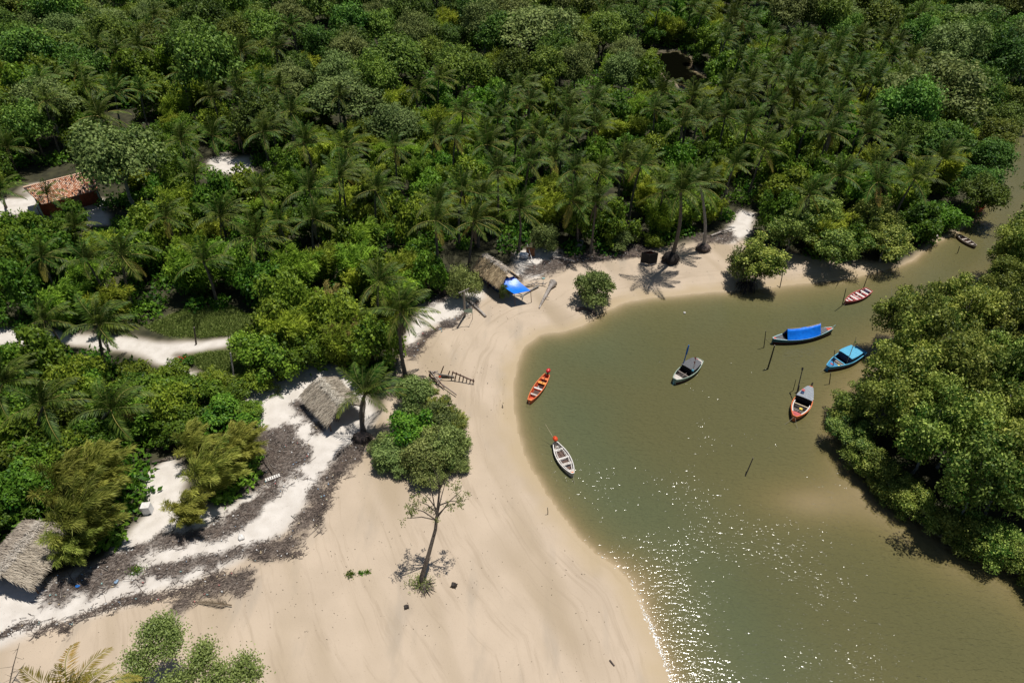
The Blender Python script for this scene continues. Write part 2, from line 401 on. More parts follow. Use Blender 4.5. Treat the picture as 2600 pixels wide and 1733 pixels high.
# ------------------------------------------------------------------ ground sheet, out to the horizon
def terrain(X, Y):
    """height and the ground kinds at X, Y"""
    jit = (fbm(X, Y, 3.0, 11) - 0.5) * 1.2
    dw = np.maximum(sdist(WATER, X, Y), sdist(POND, X, Y))
    dw = dw + (fbm(X, Y, 2.2, 51) - 0.5) * (0.45 + 2.4 * sstep(-3, 0, sdist(MUDBANK, X, Y)))
    db = sdist(BEACH, X, Y)
    land = -dw
    h = np.where(land > 0, 0.02 + 0.9 * (1 - np.exp(-np.maximum(land, 0) / 11.0)), 0)
    bars = fbm(X * 0.9 + Y * 0.45, (Y * 0.9 - X * 0.45) * 0.22, 3.2, 31, 3)
    h = h + np.where(land > 0, 1, 0) * sstep(0.5, 4, land) * ((fbm(X, Y, 9, 5) - 0.5) * 0.28 + (fbm(X, Y, 1.4, 6) - 0.5) * 0.05 + (bars - 0.5) * 0.10)
    depth = 1.7 * (1 - np.exp(-np.maximum(dw, 0) / (5.0 - 3.4 * sstep(62, 85, Y) * sstep(30, 45, X))))
    shoal = np.exp(-(((X - G(1860, 1150).x) / 8) ** 2 + ((Y - G(1860, 1150).y) / 4) ** 2))
    spit = np.exp(-(((X - G(1475, 1330).x) / 5) ** 2 + ((Y - G(1475, 1330).y) / 3) ** 2))
    rim = np.exp(-((dw - 2.5) / 4) ** 2) * sstep(-6, 4, X - G(1950, 1100).x)
    depth = depth * (1 - 0.84 * shoal) * (1 - 0.35 * spit) * (1 - 0.45 * rim)
    depth = depth * (0.85 + 0.3 * fbm(X, Y, 12, 8))
    depth = np.where(sdist(POND, X, Y) > 0, 1.3 + 0 * depth, depth)
    h = np.where(dw > 0, -depth - 0.02, h)
    white = np.maximum.reduce([sdist(p, X, Y) for p in (WHITE1, PATH, WHITE3, WHITE4, WHITE5, CLEAR_L, CLEAR_M)])
    white = sstep(-0.7, 0.7, white + jit * 0.9)
    soil = sstep(-0.6, 0.9, np.minimum(-db, land - 0.3) + jit) * (1 - white)
    mul = np.maximum.reduce([sdist(p, X, Y) for p in MULCH])
    mul = sstep(-0.5, 0.6, mul + (fbm(X, Y, 1.1, 21) - 0.5) * 2.6)
    h = h + mul * 0.12 * (land > 0.5)
    # hummocks beside the huts and hollows round the two stumps
    for (px, py) in ((935, 1404), (1043, 1352)):
        g = G(px, py); rr = np.hypot(X - g.x, Y - g.y); h = h - 0.16 * np.exp(-(rr / 0.55) ** 2)
    wet = sstep(2.6, 0.2, land + (fbm(X, Y, 2.0, 14) - 0.5) * 1.8)
    mud = sstep(-1.0, 2.0, sdist(MUDBANK, X, Y) + jit)
    gr = np.maximum(sdist(GRASS, X, Y), sdist(GRASS2, X, Y))
    return h, dict(white=white, soil=np.maximum(soil, mud * sstep(-1.6, -0.3, land)), mulch=mul, wet=wet, land=land, grass=sstep(-0.6, 0.8, gr + jit), bars=bars, tide=np.clip(land, -2, 40)), depth
def axis(fine0, fine1, step, far0, far1, grow=1.12):
    a = list(np.arange(fine0, fine1 + 1e-6, step))
    s = step
    while a[-1] < far1: s *= grow; a.append(a[-1] + s)
    s = step
    while a[0] > far0: s *= grow; a.insert(0, a[0] - s)
    return np.array(a)
gx = axis(-62, 62, 0.33, -2500, 2500); gy = axis(17, 98, 0.33, -800, 3500)
GX, GY = np.meshgrid(gx, gy)
GH, GA, GD = terrain(GX, GY)
def grid_mesh(name, X, Y, Z, attrs, mat):
    ny, nx = X.shape
    V = np.stack([X, Y, Z], -1).reshape(-1, 3)
    idx = np.arange(nx * ny).reshape(ny, nx)
    F = np.stack([idx[:-1, :-1], idx[:-1, 1:], idx[1:, 1:], idx[1:, :-1]], -1).reshape(-1, 4)
    me = bpy.data.meshes.new(name)
    me.vertices.add(len(V)); me.vertices.foreach_set('co', V.ravel())
    me.loops.add(F.size); me.loops.foreach_set('vertex_index', F.ravel().astype(np.int32))
    me.polygons.add(len(F)); me.polygons.foreach_set('loop_start', (np.arange(len(F)) * 4).astype(np.int32))
    me.polygons.foreach_set('use_smooth', np.ones(len(F), bool))
    for k, a in attrs.items():
        at = me.attributes.new(k, 'FLOAT', 'POINT'); at.data.foreach_set('value', a.ravel().astype(np.float32))
    me.materials.append(mat); me.update(calc_edges=True)
    return me
def ground_z(x, y):
    h, _, _ = terrain(np.array([[float(x)]]), np.array([[float(y)]])); return float(h[0, 0])
_ix = lambda x: np.clip(np.searchsorted(gx, x), 1, len(gx) - 1)
def gz(x, y):
    """height of the built sheet (nearest cell, quick)"""
    i = int(np.clip(np.searchsorted(gx, x), 1, len(gx) - 1)); j = int(np.clip(np.searchsorted(gy, y), 1, len(gy) - 1))
    if abs(gx[i - 1] - x) < abs(gx[i] - x): i -= 1
    if abs(gy[j - 1] - y) < abs(gy[j] - y): j -= 1
    return float(GH[j, i])

def ground_material():
    m, n, l = nmat('ground')
    b = n['Principled BSDF']; b.inputs['Roughness'].default_value = 0.9; b.inputs['Specular IOR Level'].default_value = 0.2
    nt = m.node_tree
    def at(k):
        a = n.new('ShaderNodeAttribute'); a.attribute_name = k; return a.outputs['Fac']
    def mix(a, c, f):
        x = n.new('ShaderNodeMix'); x.data_type = 'RGBA'
        for s, v in ((6, a), (7, c)):
            if isinstance(v, tuple): x.inputs[s].default_value = (*v, 1)
            else: l.new(v, x.inputs[s])
        if isinstance(f, float): x.inputs[0].default_value = f
        else: l.new(f, x.inputs[0])
        return x.outputs[2]
    def mul(a, b_):
        x = n.new('ShaderNodeMath'); x.operation = 'MULTIPLY'
        for s, v in ((0, a), (1, b_)):
            if isinstance(v, float): x.inputs[s].default_value = v
            else: l.new(v, x.inputs[s])
        return x.outputs[0]
    tan, _ = noise_mix(nt, (0.455, 0.368, 0.274), (0.508, 0.412, 0.310), 0.25, 6)
    # grey mineral streaks drawn out along the tide line
    _, f1 = noise_mix(nt, (0, 0, 0), (1, 1, 1), 0.22, 5, stretch=(2.2, 0.55, 1))
    rp = n.new('ShaderNodeMapRange'); rp.inputs[1].default_value = 0.56; rp.inputs[2].default_value = 0.72; rp.inputs[4].default_value = 0.6
    l.new(f1, rp.inputs[0])
    tan = mix(tan, (0.335, 0.285, 0.225), rp.outputs[0])
    # damp troughs between the sand bars
    rb = n.new('ShaderNodeMapRange'); rb.inputs[1].default_value = 0.5; rb.inputs[2].default_value = 0.25; rb.inputs[3].default_value = 0.0; rb.inputs[4].default_value = 0.8
    l.new(at('bars'), rb.inputs[0])
    tan = mix(tan, (0.36, 0.285, 0.195), rb.outputs[0])
    # faint tide lines left by falling water, running with the shore
    tcd = n.new('ShaderNodeTexCoord'); sx = n.new('ShaderNodeSeparateXYZ'); l.new(tcd.outputs['Object'], sx.inputs[0])
    cx = n.new('ShaderNodeCombineXYZ'); l.new(mul(at('tide'), 1.3), cx.inputs[0]); l.new(mul(sx.outputs[0], 0.10), cx.inputs[1]); l.new(mul(sx.outputs[1], 0.10), cx.inputs[2])
    tn = n.new('ShaderNodeTexNoise'); tn.inputs['Scale'].default_value = 1.0; tn.inputs['Detail'].default_value = 6; tn.inputs['Roughness'].default_value = 0.65; tn.inputs['Distortion'].default_value = 0.6; l.new(cx.outputs[0], tn.inputs['Vector'])
    rt_ = n.new('ShaderNodeMapRange'); rt_.inputs[1].default_value = 0.53; rt_.inputs[2].default_value = 0.66; rt_.inputs[4].default_value = 0.55; l.new(tn.outputs['Fac'], rt_.inputs[0])
    tan = mix(tan, (0.36, 0.285, 0.205), rt_.outputs[0])
    # specks of bark, shells, prints
    _, f2 = noise_mix(nt, (0, 0, 0), (1, 1, 1), 9.0, 3)
    rs = n.new('ShaderNodeMapRange'); rs.inputs[1].default_value = 0.66; rs.inputs[2].default_value = 0.74; rs.inputs[4].default_value = 0.5
    l.new(f2, rs.inputs[0])
    tan = mix(tan, (0.24, 0.18, 0.125), rs.outputs[0])
    wht, _ = noise_mix(nt, (0.56, 0.515, 0.46), (0.65, 0.605, 0.55), 0.9, 6)
    rs2 = n.new('ShaderNodeMapRange'); rs2.inputs[1].default_value = 0.62; rs2.inputs[2].default_value = 0.72; rs2.inputs[4].default_value = 0.45
    l.new(f2, rs2.inputs[0]); wht = mix(wht, (0.30, 0.26, 0.22), rs2.outputs[0])
    soil, _ = noise_mix(nt, (0.028, 0.028, 0.016), (0.060, 0.058, 0.030), 0.8, 6)  # soil and litter, darkened so forest-floor shade sits in the colour
    gr, _ = noise_mix(nt, (0.07, 0.10, 0.028), (0.17, 0.17, 0.07), 1.6, 5)
    mu, _ = noise_mix(nt, (0.055, 0.043, 0.037), (0.19, 0.155, 0.13), 5.0, 6)
    c = mix(tan, wht, at('white'))
    c = mix(c, (0.41, 0.315, 0.185), mul(at('wet'), 0.75))
    c = mix(c, soil, at('soil'))
    c = mix(c, gr, mul(at('grass'), 0.85))
    c = mix(c, mu, mul(at('mulch'), 0.92))
    l.new(c, b.inputs['Base Color'])
    tc = n.new('ShaderNodeTexCoord'); tx = n.new('ShaderNodeTexNoise'); tx.inputs['Scale'].default_value = 3.0; tx.inputs['Detail'].default_value = 6
    l.new(tc.outputs['Object'], tx.inputs['Vector'])
    bp = n.new('ShaderNodeBump'); bp.inputs['Strength'].default_value = 0.35; bp.inputs['Distance'].default_value = 0.08
    l.new(tx.outputs['Fac'], bp.inputs['Height']); l.new(bp.outputs[0], b.inputs['Normal'])
    rr = n.new('ShaderNodeMapRange'); rr.inputs[3].default_value = 0.9; rr.inputs[4].default_value = 0.55; l.new(at('wet'), rr.inputs[0]); l.new(rr.outputs[0], b.inputs['Roughness'])
    return m
ground = mkobj('ground', grid_mesh('ground', GX, GY, GH, {k: GA[k] for k in ('white', 'soil', 'mulch', 'wet', 'grass', 'bars', 'tide')}, ground_material()))
structure(ground)

# ------------------------------------------------------------------ water: murky creek, the bed shows through where it is shallow
def water_material():
    m, n, l = nmat('murky_water')
    nt = m.node_tree; out = n['Material Output']; n.remove(n['Principled BSDF'])
    def at(k):
        a = n.new('ShaderNodeAttribute'); a.attribute_name = k; return a.outputs['Fac']
    def mixc(a, c, f):
        x = n.new('ShaderNodeMix'); x.data_type = 'RGBA'
        for s, v in ((6, a), (7, c)):
            if isinstance(v, tuple): x.inputs[s].default_value = (*v, 1)
            else: l.new(v, x.inputs[s])
        l.new(f, x.inputs[0]); return x.outputs[2]
    col = mixc((0.088, 0.106, 0.054), (0.108, 0.104, 0.045), at('silt'))
    col = mixc(col, (0.34, 0.262, 0.10), at('shallow'))
    df = n.new('ShaderNodeBsdfDiffuse'); l.new(col, df.inputs[0])
    tp = n.new('ShaderNodeBsdfTransparent')
    m1 = n.new('ShaderNodeMixShader'); l.new(at('murk'), m1.inputs[0]); l.new(tp.outputs[0], m1.inputs[1]); l.new(df.outputs[0], m1.inputs[2])
    gl = n.new('ShaderNodeBsdfGlossy'); gl.inputs['Roughness'].default_value = 0.11
    # wind ripples: two crossing sets, drawn out across the wind
    tc = n.new('ShaderNodeTexCoord')
    def rip(scale, stretch, rot):
        mp = n.new('ShaderNodeMapping'); mp.inputs['Scale'].default_value = stretch; mp.inputs['Rotation'].default_value = (0, 0, R_(rot))
        l.new(tc.outputs['Object'], mp.inputs[0])
        t = n.new('ShaderNodeTexNoise'); t.inputs['Scale'].default_value = scale; t.inputs['Detail'].default_value = 2.5; t.inputs['Roughness'].default_value = 0.5
        l.new(mp.outputs[0], t.inputs['Vector']); return t.outputs['Fac']
    a0 = n.new('ShaderNodeMath'); a0.operation = 'ADD'
    l.new(rip(1.9, (0.45, 1.2, 1), 12), a0.inputs[0]); l.new(rip(3.6, (0.6, 1.2, 1), -28), a0.inputs[1])
    a = n.new('ShaderNodeMath'); a.operation = 'MULTIPLY_ADD'; a.inputs[1].default_value = 0.12
    l.new(rip(9.0, (0.8, 1.1, 1), 30), a.inputs[0]); l.new(a0.outputs[0], a.inputs[2])
    gu = n.new('ShaderNodeTexNoise'); gu.inputs['Scale'].default_value = 0.13; gu.inputs['Detail'].default_value = 3; l.new(tc.outputs['Object'], gu.inputs['Vector'])
    gm = n.new('ShaderNodeMapRange'); gm.inputs[1].default_value = 0.36; gm.inputs[2].default_value = 0.62; gm.inputs[3].default_value = 0.028; gm.inputs[4].default_value = 0.060; l.new(gu.outputs['Fac'], gm.inputs[0])
    bp = n.new('ShaderNodeBump'); bp.inputs['Strength'].default_value = 1.0; l.new(gm.outputs[0], bp.inputs['Distance'])
    l.new(a.outputs[0], bp.inputs['Height']); l.new(bp.outputs[0], gl.inputs['Normal'])
    bd = n.new('ShaderNodeBump'); bd.inputs['Strength'].default_value = 1.0; bd.inputs['Distance'].default_value = 0.2
    l.new(a0.outputs[0], bd.inputs['Height']); l.new(bd.outputs[0], df.inputs['Normal'])
    fr = n.new('ShaderNodeFresnel'); fr.inputs['IOR'].default_value = 1.33; l.new(bp.outputs[0], fr.inputs['Normal'])
    m2 = n.new('ShaderNodeMixShader'); l.new(fr.outputs[0], m2.inputs[0]); l.new(m1.outputs[0], m2.inputs[1]); l.new(gl.outputs[0], m2.inputs[2])
    l.new(m2.outputs[0], out.inputs['Surface'])
    return m
M_WATER = water_material()
def water_sheet(name, x0, x1, y0, y1, step, fine_far=None):
    X, Y = np.meshgrid(np.arange(x0, x1 + .01, step), np.arange(y0, y1 + .01, step))
    h, A, dep = terrain(X, Y)
    dep = np.maximum(-h, 0)
    murk = np.clip(1 - np.exp(-dep / 0.33), 0, 0.97)
    # silt: green clearer water along the inner beach, brown current outside it
    dl = sdist(poly(SHORE + [(2200, 190), (900, 300), (600, 1000), (600, 1800)]), X, Y)
    silt0 = 0.25 * (sdist(POND, X, Y) > -6)
    silt = sstep(4.0, 15.0, -dl + (fbm(X, Y, 14, 41) - 0.5) * 9 + sstep(45, 85, Y) * 9)
    silt = np.where(silt0 > 0, silt0, silt)
    shallow = np.exp(-dep / 0.42)
    # thin sheet dips under the land so that only the creek shows
    Z = np.where(A['land'] > 1.2, -0.6, 0.0)
    return structure(mkobj(name, grid_mesh(name, X, Y, Z, dict(murk=murk, silt=silt, shallow=shallow), M_WATER)))
creek = water_sheet('water', -4, 150, 12, 230, 0.5)
pl = G(1560, 160)
pond = water_sheet('pond_water', pl.x - 25, pl.x + 30, pl.y - 28, pl.y + 25, 1.0)

# ------------------------------------------------------------------ plants: fronds, palms
WIND = R_(18)                                               # fronds and bamboo stream this way
def frond_mesh(name, L, elev, bend, sweep, n, w, mats, seed, leaflet=0.8, hang=0.5):
    """one coconut frond: arched rachis, leaflets both sides; grows from the origin along +X"""
    r = np.random.default_rng(seed)
    K = 9
    pts = [Vector((0, 0, 0))]; a = elev; s = 0.0
    for k in range(K):
        a -= bend / K * (0.5 + 1.0 * k / K); s += sweep / K * (0.4 + 1.2 * k / K)
        pts.append(pts[-1] + Vector((math.cos(a) * math.cos(s), math.cos(a) * math.sin(s), math.sin(a))) * (L / K))
    ex = MB(); ex.tube(pts, [0.055 * (1 - 0.85 * k / K) + 0.006 for k in range(K + 1)], 3, 1, cap=False)
    C, D, N, LL, T = [], [], [], [], []
    for i in range(n):
        t = 0.10 + 0.90 * (i + 0.5) / n
        f = t * K; k = min(int(f), K - 1); p = pts[k].lerp(pts[k + 1], f - k); d = (pts[k + 1] - pts[k]).normalized()
        side = Vector((0, 0, 1)).cross(d)
        if side.length < 1e-3: side = Vector((0, 1, 0))
        side.normalize(); up = d.cross(side)
        ln = leaflet * (0.35 + 0.65 * math.sin(math.pi * min(1, 0.18 + 0.82 * t) ** 0.8)) * (0.85 + 0.3 * r.random())
        if t > 0.9: ln *= 0.8
        for sg in (-1, 1):
            fw = 0.45 + 0.75 * t + 0.15 * r.normal()
            v = side * sg + d * fw - Vector((0, 0, 1)) * (hang + 0.2 * r.random()) + up * 0.12
            v += Vector((math.cos(WIND) * 0.0, 0, 0))
            v.normalize()
            nn = up + side * sg * 0.4 + Vector(r.normal(size=3)) * 0.15
            C.append(p); D.append(v); N.append(nn); LL.append(ln); T.append(np.clip(0.36 + 0.26 * r.normal() + 0.2 * (t - 0.5) + (0.4 if r.random() < .12 else 0), 0, 1))
    return leaf_mesh(name, np.array(C), np.array(D), np.array(N), np.array(LL), w, np.array(T), mats, extra=ex)
# classes from the young spear to the hanging old frond; each swept to either side by the wind
FCLS = [(3.0, 84, 30, 0.45), (3.6, 72, 52, 0.6), (4.0, 56, 70, 0.65), (4.2, 36, 76, 0.6), (4.2, 14, 60, 0.5), (4.0, -12, 46, 0.35), (3.4, -42, 30, 0.25)]
FROND = {}
for lod, (n, w) in (('near', (34, 0.075)), ('far', (15, 0.15)), ('yellow', (34, 0.08))):
    for k, (L, e, bd, sw) in enumerate(FCLS):
        for sg in (-1, 1):
            mats = [M_PALMY, M_RACH] if (k == 6 or lod == 'yellow') else [M_PALM, M_RACHG if k < 4 else M_RACH]
            FROND[lod, k, sg] = frond_mesh('frond', L, R_(e), R_(bd), sg * sw, n, w, mats, 100 + k * 2 + sg, leaflet=0.95 if lod == 'near' else 0.95)
FROND['dead'] = frond_mesh('dead_frond', 3.0, R_(-72), R_(14), 0.15, 26, 0.07, [M_PALMD, M_RACHD], 55, hang=0.9, leaflet=0.6)
def crown_plan(seed, nf=20, gather=0.5, young=0.9):
    """which fronds a crown has: (class, azimuth, side)"""
    r = np.random.default_rng(seed); out = []
    for i in range(nf):
        c = i / (nf - 1)
        k = int(np.clip(c * 6.4 * young + r.normal() * 0.35, 0, 6))
        az = i * 2.39996 + r.normal() * 0.12
        rel = (az - WIND + math.pi) % (2 * math.pi) - math.pi
        az -= gather * math.sin(rel)                          # the wind gathers the fronds downwind
        rel = (az - WIND + math.pi) % (2 * math.pi) - math.pi
        out.append((k, az, -1 if rel > 0 else 1))
    return out
CROWN = []
for s in range(10):
    plan = crown_plan(900 + s, 17 + s % 5, 0.3 + 0.08 * s, 0.8 + 0.04 * (s % 5))
    V, T, F, MI, SM = [], [], [], [], []
    me = bpy.data.meshes.new('crown')
    vo = 0
    for (k, az, sg) in plan:
        src = FROND['far', k, sg]; nv = len(src.vertices)
        co = np.empty(nv * 3); src.vertices.foreach_get('co', co); co = co.reshape(-1, 3)
        ca, sa = math.cos(az), math.sin(az); sc = 0.9 + 0.2 * random.random()
        co = np.stack([co[:, 0] * ca - co[:, 1] * sa, co[:, 0] * sa + co[:, 1] * ca, co[:, 2]], 1) * sc
        t = np.empty(nv, np.float32); src.attributes['tint'].data.foreach_get('value', t)
        V.append(co); T.append(np.clip(t + random.uniform(-.15, .15), 0, 1))
        for p in src.polygons: F.append([vo + i for i in p.vertices]); MI.append((p.material_index if k >= 4 else (0 if p.material_index == 0 else 3)) if k < 6 else (2 if p.material_index == 0 else 1))
        vo += nv
    me.from_pydata(np.vstack(V).tolist(), [], F)
    me.polygons.foreach_set('material_index', MI)
    a = me.attributes.new('tint', 'FLOAT', 'POINT'); a.data.foreach_set('value', np.concatenate(T).astype(np.float32))
    for m in (M_PALM, M_RACH, M_PALMY, M_RACHG): me.materials.append(m)
    me.update(); CROWN.append(me)
def trunk_mesh(top, r0=0.2, r1=0.12, bow=0.12, n=7, mat=M_PTRUNK, flare=1.5, side=None):
    """tapered, slightly bowed palm stem from the origin to top"""
    top = Vector(top); b = MB(); K = 8
    sd = Vector(side) if side else Vector((-top.y, top.x, 0.0))
    if sd.length < 1e-3: sd = Vector((1, 0, 0))
    sd.normalize()
    hz = Vector((top.x, top.y, 0))
    pts, rad = [], []
    for k in range(K + 1):
        t = k / K
        p = Vector((0, 0, top.z * t)) + hz * (t ** 1.5) + sd * (bow * top.z * 0.25 * math.sin(math.pi * t))
        if k == 0: p.z -= 0.4
        pts.append(p); rad.append((r0 + (r1 - r0) * t) * (flare if k == 0 else 1.15 if k == 1 else 1))
    b.tube(pts, rad, n)
    return b.mesh('trunk', mat)
TRUNKS = [trunk_mesh((0.9 * math.cos(a), 0.9 * math.sin(a), 9.0), bow=0.2) for a in (0.3, 1.6, 2.9, 4.1, 5.3)]
PALM_N = [0]
def palm(label, group, heart, base=None, near=True, nf=20, scale=1.0, dead=0, tmat=M_PTRUNK, r0=0.2, seed=None, yellow=False, bow=0.15, gather=0.5, young=0.9):
    """heart: centre of the crown; base: foot of the stem"""
    PALM_N[0] += 1; sd = seed or (3000 + PALM_N[0])
    if base is None:
        base = Vector((heart.x - random.uniform(-0.2, 1.0), heart.y + random.uniform(-0.9, 0.6), 0)); base.z = gz(base.x, base.y)
    t = thing('coconut_palm', label, 'palm tree', base, 0, group)
    top = heart - base
    mkobj('trunk', trunk_mesh(top, r0 * scale ** 0.5, 0.6 * r0 * scale ** 0.5, bow, mat=tmat), t)
    if near:
        for (k, az, sg) in crown_plan(sd, nf, gather, young):
            o = mkobj('frond', FROND['yellow' if yellow else 'near', k, sg], t, top, (random.uniform(-.06, .06), random.uniform(-.06, .06), az))
            o.scale = (scale * random.uniform(0.88, 1.1),) * 3
        for i in range(dead):
            o = mkobj('dead_frond', FROND['dead'], t, top - Vector((0, 0, 0.15)), (0, 0, i * 2.4 + sd)); o.scale = (scale * random.uniform(.8, 1.1),) * 3
    else:
        o = mkobj('crown', CROWN[sd % len(CROWN)], t, top, (0, 0, random.uniform(-0.5, 0.5))); o.scale = (scale,) * 3
    return t

# ------------------------------------------------------------------ plants: broadleaved crowns
def blob_crown(name, seed, R, H, nc, nl, L, W, mat, zlow=-0.35, cr=(0.2, 0.36), tint_top=0.0, rnd=0.7, shell=(0.72, 1.06), lift=0.35, squash=0.85, tsd=0.22, fleck=0.0, tmean=0.42, sprig=0.16):
    """leaf-sized faces over many uneven clumps spread through the crown's volume; returns the mesh and clump centres"""
    r = np.random.default_rng(seed)
    d = unit(nc * 4, r); d = d[d[:, 2] > zlow][:nc]; nc = len(d)
    lob = 0.8 + 0.35 * np.sin(np.arctan2(d[:, 1], d[:, 0]) * 3 + seed) * r.random() + 0.12 * r.normal(size=nc)
    f = (0.45 + 0.5 * r.random(nc) ** 0.6) * lob
    cc = d * f[:, None] * np.array([R, R, H]); rad = R * (cr[0] + (cr[1] - cr[0]) * r.random(nc))
    p = rad ** 2; p /= p.sum()
    ci = r.choice(nc, nl, p=p)
    u = unit(nl, r); u[:, 2] = np.where(u[:, 2] < -0.45, -u[:, 2], u[:, 2])
    sh = shell[0] + (shell[1] - shell[0]) * r.random(nl) ** 0.7
    # sprigs that break the outline
    sp = r.random(nl) < sprig; k5 = r.integers(0, 5, nl); sd5 = unit(nc * 5, r).reshape(nc, 5, 3); sd5[..., 2] = np.abs(sd5[..., 2]) * 0.8
    us = sd5[ci, k5] + r.normal(size=(nl, 3)) * 0.13; us /= np.linalg.norm(us, axis=1, keepdims=True)
    u = np.where(sp[:, None], us, u); sh = np.where(sp, 0.85 + 0.75 * r.random(nl), sh)
    hum = 1 + 0.22 * np.sin(u[:, 0] * 5 + ci) * np.sin(u[:, 1] * 5 + ci * 1.7)
    C = cc[ci] + u * (rad[ci] * sh * hum)[:, None] * np.array([1, 1, squash])
    N = u + r.normal(size=(nl, 3)) * rnd * 0.6 + np.array([0, 0, lift])
    D = r.normal(size=(nl, 3)) + u * 0.5
    D -= N * (np.sum(D * N, 1) / np.sum(N * N, 1))[:, None] * 0.8
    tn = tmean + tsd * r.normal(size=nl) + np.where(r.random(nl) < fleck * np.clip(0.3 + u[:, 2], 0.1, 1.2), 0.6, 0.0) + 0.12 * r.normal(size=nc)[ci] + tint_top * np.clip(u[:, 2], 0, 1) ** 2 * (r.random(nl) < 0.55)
    sz = 0.75 + 0.5 * r.random(nl)
    return leaf_mesh(name, C, D, N, L * sz, W * sz, np.clip(tn, 0, 1), mat), cc, rad
def limbs(name, cc, H0, r0, mat, seed, zc, nlimb=9, twig=0, lean=(0, 0)):
    """tapered trunk from the origin to the crown at zc, limbs out to the clumps"""
    r = np.random.default_rng(seed); b = MB()
    fork = Vector((lean[0] * 0.6, lean[1] * 0.6, zc * H0))
    mid = Vector((r.normal() * 0.15, r.normal() * 0.15, fork.z * 0.5)) + Vector((lean[0], lean[1], 0)) * 0.2
    b.tube([(0, 0, -0.3), (0, 0, 0.15), mid, fork], [r0 * 1.5, r0, r0 * 0.8, r0 * 0.65], 7)
    idx = r.permutation(len(cc))[:nlimb]
    for i in idx:
        e = Vector(cc[i]) + Vector((0, 0, zc)); m = fork.lerp(e, 0.5) + Vector((0, 0, 0.12 * (e - fork).length))
        b.tube([fork - Vector((0, 0, 0.2)), m, e], [r0 * 0.5, r0 * 0.3, r0 * 0.12], 5)
        for _ in range(twig):
            q = m.lerp(e, r.random()); w = q + Vector(r.normal(size=3)) * 0.5 + Vector((0, 0, 0.5))
            b.tube([q, w], [r0 * 0.14, r0 * 0.05], 4)
    return b.mesh(name, mat)
class Kind: pass
def make_kind(name, cat, variants, mat, bark, R, H, zc, nc, nl, L, W, r0=0.16, nlimb=9, twig=0, seed0=0, **kw):
    k = Kind(); k.name, k.cat, k.R, k.h = name, cat, R, zc + H
    k.v = []
    for s in range(variants):
        me, cc, rad = blob_crown('crown', seed0 + s, R * random.uniform(.92, 1.08), H * random.uniform(.9, 1.1), nc, nl, L, W, mat, **kw)
        k.v.append((me, limbs('trunk', cc, 0.62, r0, bark, seed0 + s, zc, nlimb, twig), zc))
    return k
CNT = {}
def plant(kind, label, group, base, scale=1.0, rz=None, vi=None, name=None, zs=1.0, tilt=(0, 0)):
    CNT[kind.name] = CNT.get(kind.name, 0) + 1
    i = CNT[kind.name] if vi is None else vi
    cm, tm, zc = kind.v[i % len(kind.v)]
    t = thing(name or kind.name, label, kind.cat, base, random.uniform(0, 6.28) if rz is None else rz, group)
    t.rotation_euler = (tilt[0], tilt[1], t.rotation_euler[2])
    t.scale = (scale, scale, scale * zs)
    mkobj('trunk', tm, t)
    mkobj('crown' , cm, t, (0, 0, zc))
    return t
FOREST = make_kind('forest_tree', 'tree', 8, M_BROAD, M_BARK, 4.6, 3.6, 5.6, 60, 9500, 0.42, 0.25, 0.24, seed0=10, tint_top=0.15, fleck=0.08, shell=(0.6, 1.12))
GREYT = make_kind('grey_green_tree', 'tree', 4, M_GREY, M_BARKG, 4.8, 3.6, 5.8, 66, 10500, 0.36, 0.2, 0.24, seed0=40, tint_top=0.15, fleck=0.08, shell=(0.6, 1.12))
SHRUB = make_kind('leafy_shrub', 'shrub', 6, M_BUSH, M_BARK, 2.7, 2.2, 1.9, 26, 5200, 0.32, 0.19, 0.09, seed0=60, zlow=-0.6, tint_top=0.1)
MANG = make_kind('mangrove_tree', 'mangrove', 6, M_MANG, M_BARKG, 2.9, 2.6, 3.9, 56, 9500, 0.23, 0.125, 0.12, seed0=80, nlimb=14, twig=2, zlow=-0.75, tint_top=0.0, tsd=0.12, fleck=0.34, tmean=0.26, cr=(0.13, 0.28), rnd=1.2, shell=(0.5, 1.15))
SHORE_B = make_kind('shore_shrub', 'shrub', 4, M_SHOR, M_BARKG, 2.5, 1.7, 1.5, 40, 8200, 0.21, 0.115, 0.08, seed0=95, nlimb=12, twig=3, zlow=-0.55, tint_top=0.2, cr=(0.16, 0.32), rnd=1.2, shell=(0.5, 1.15))

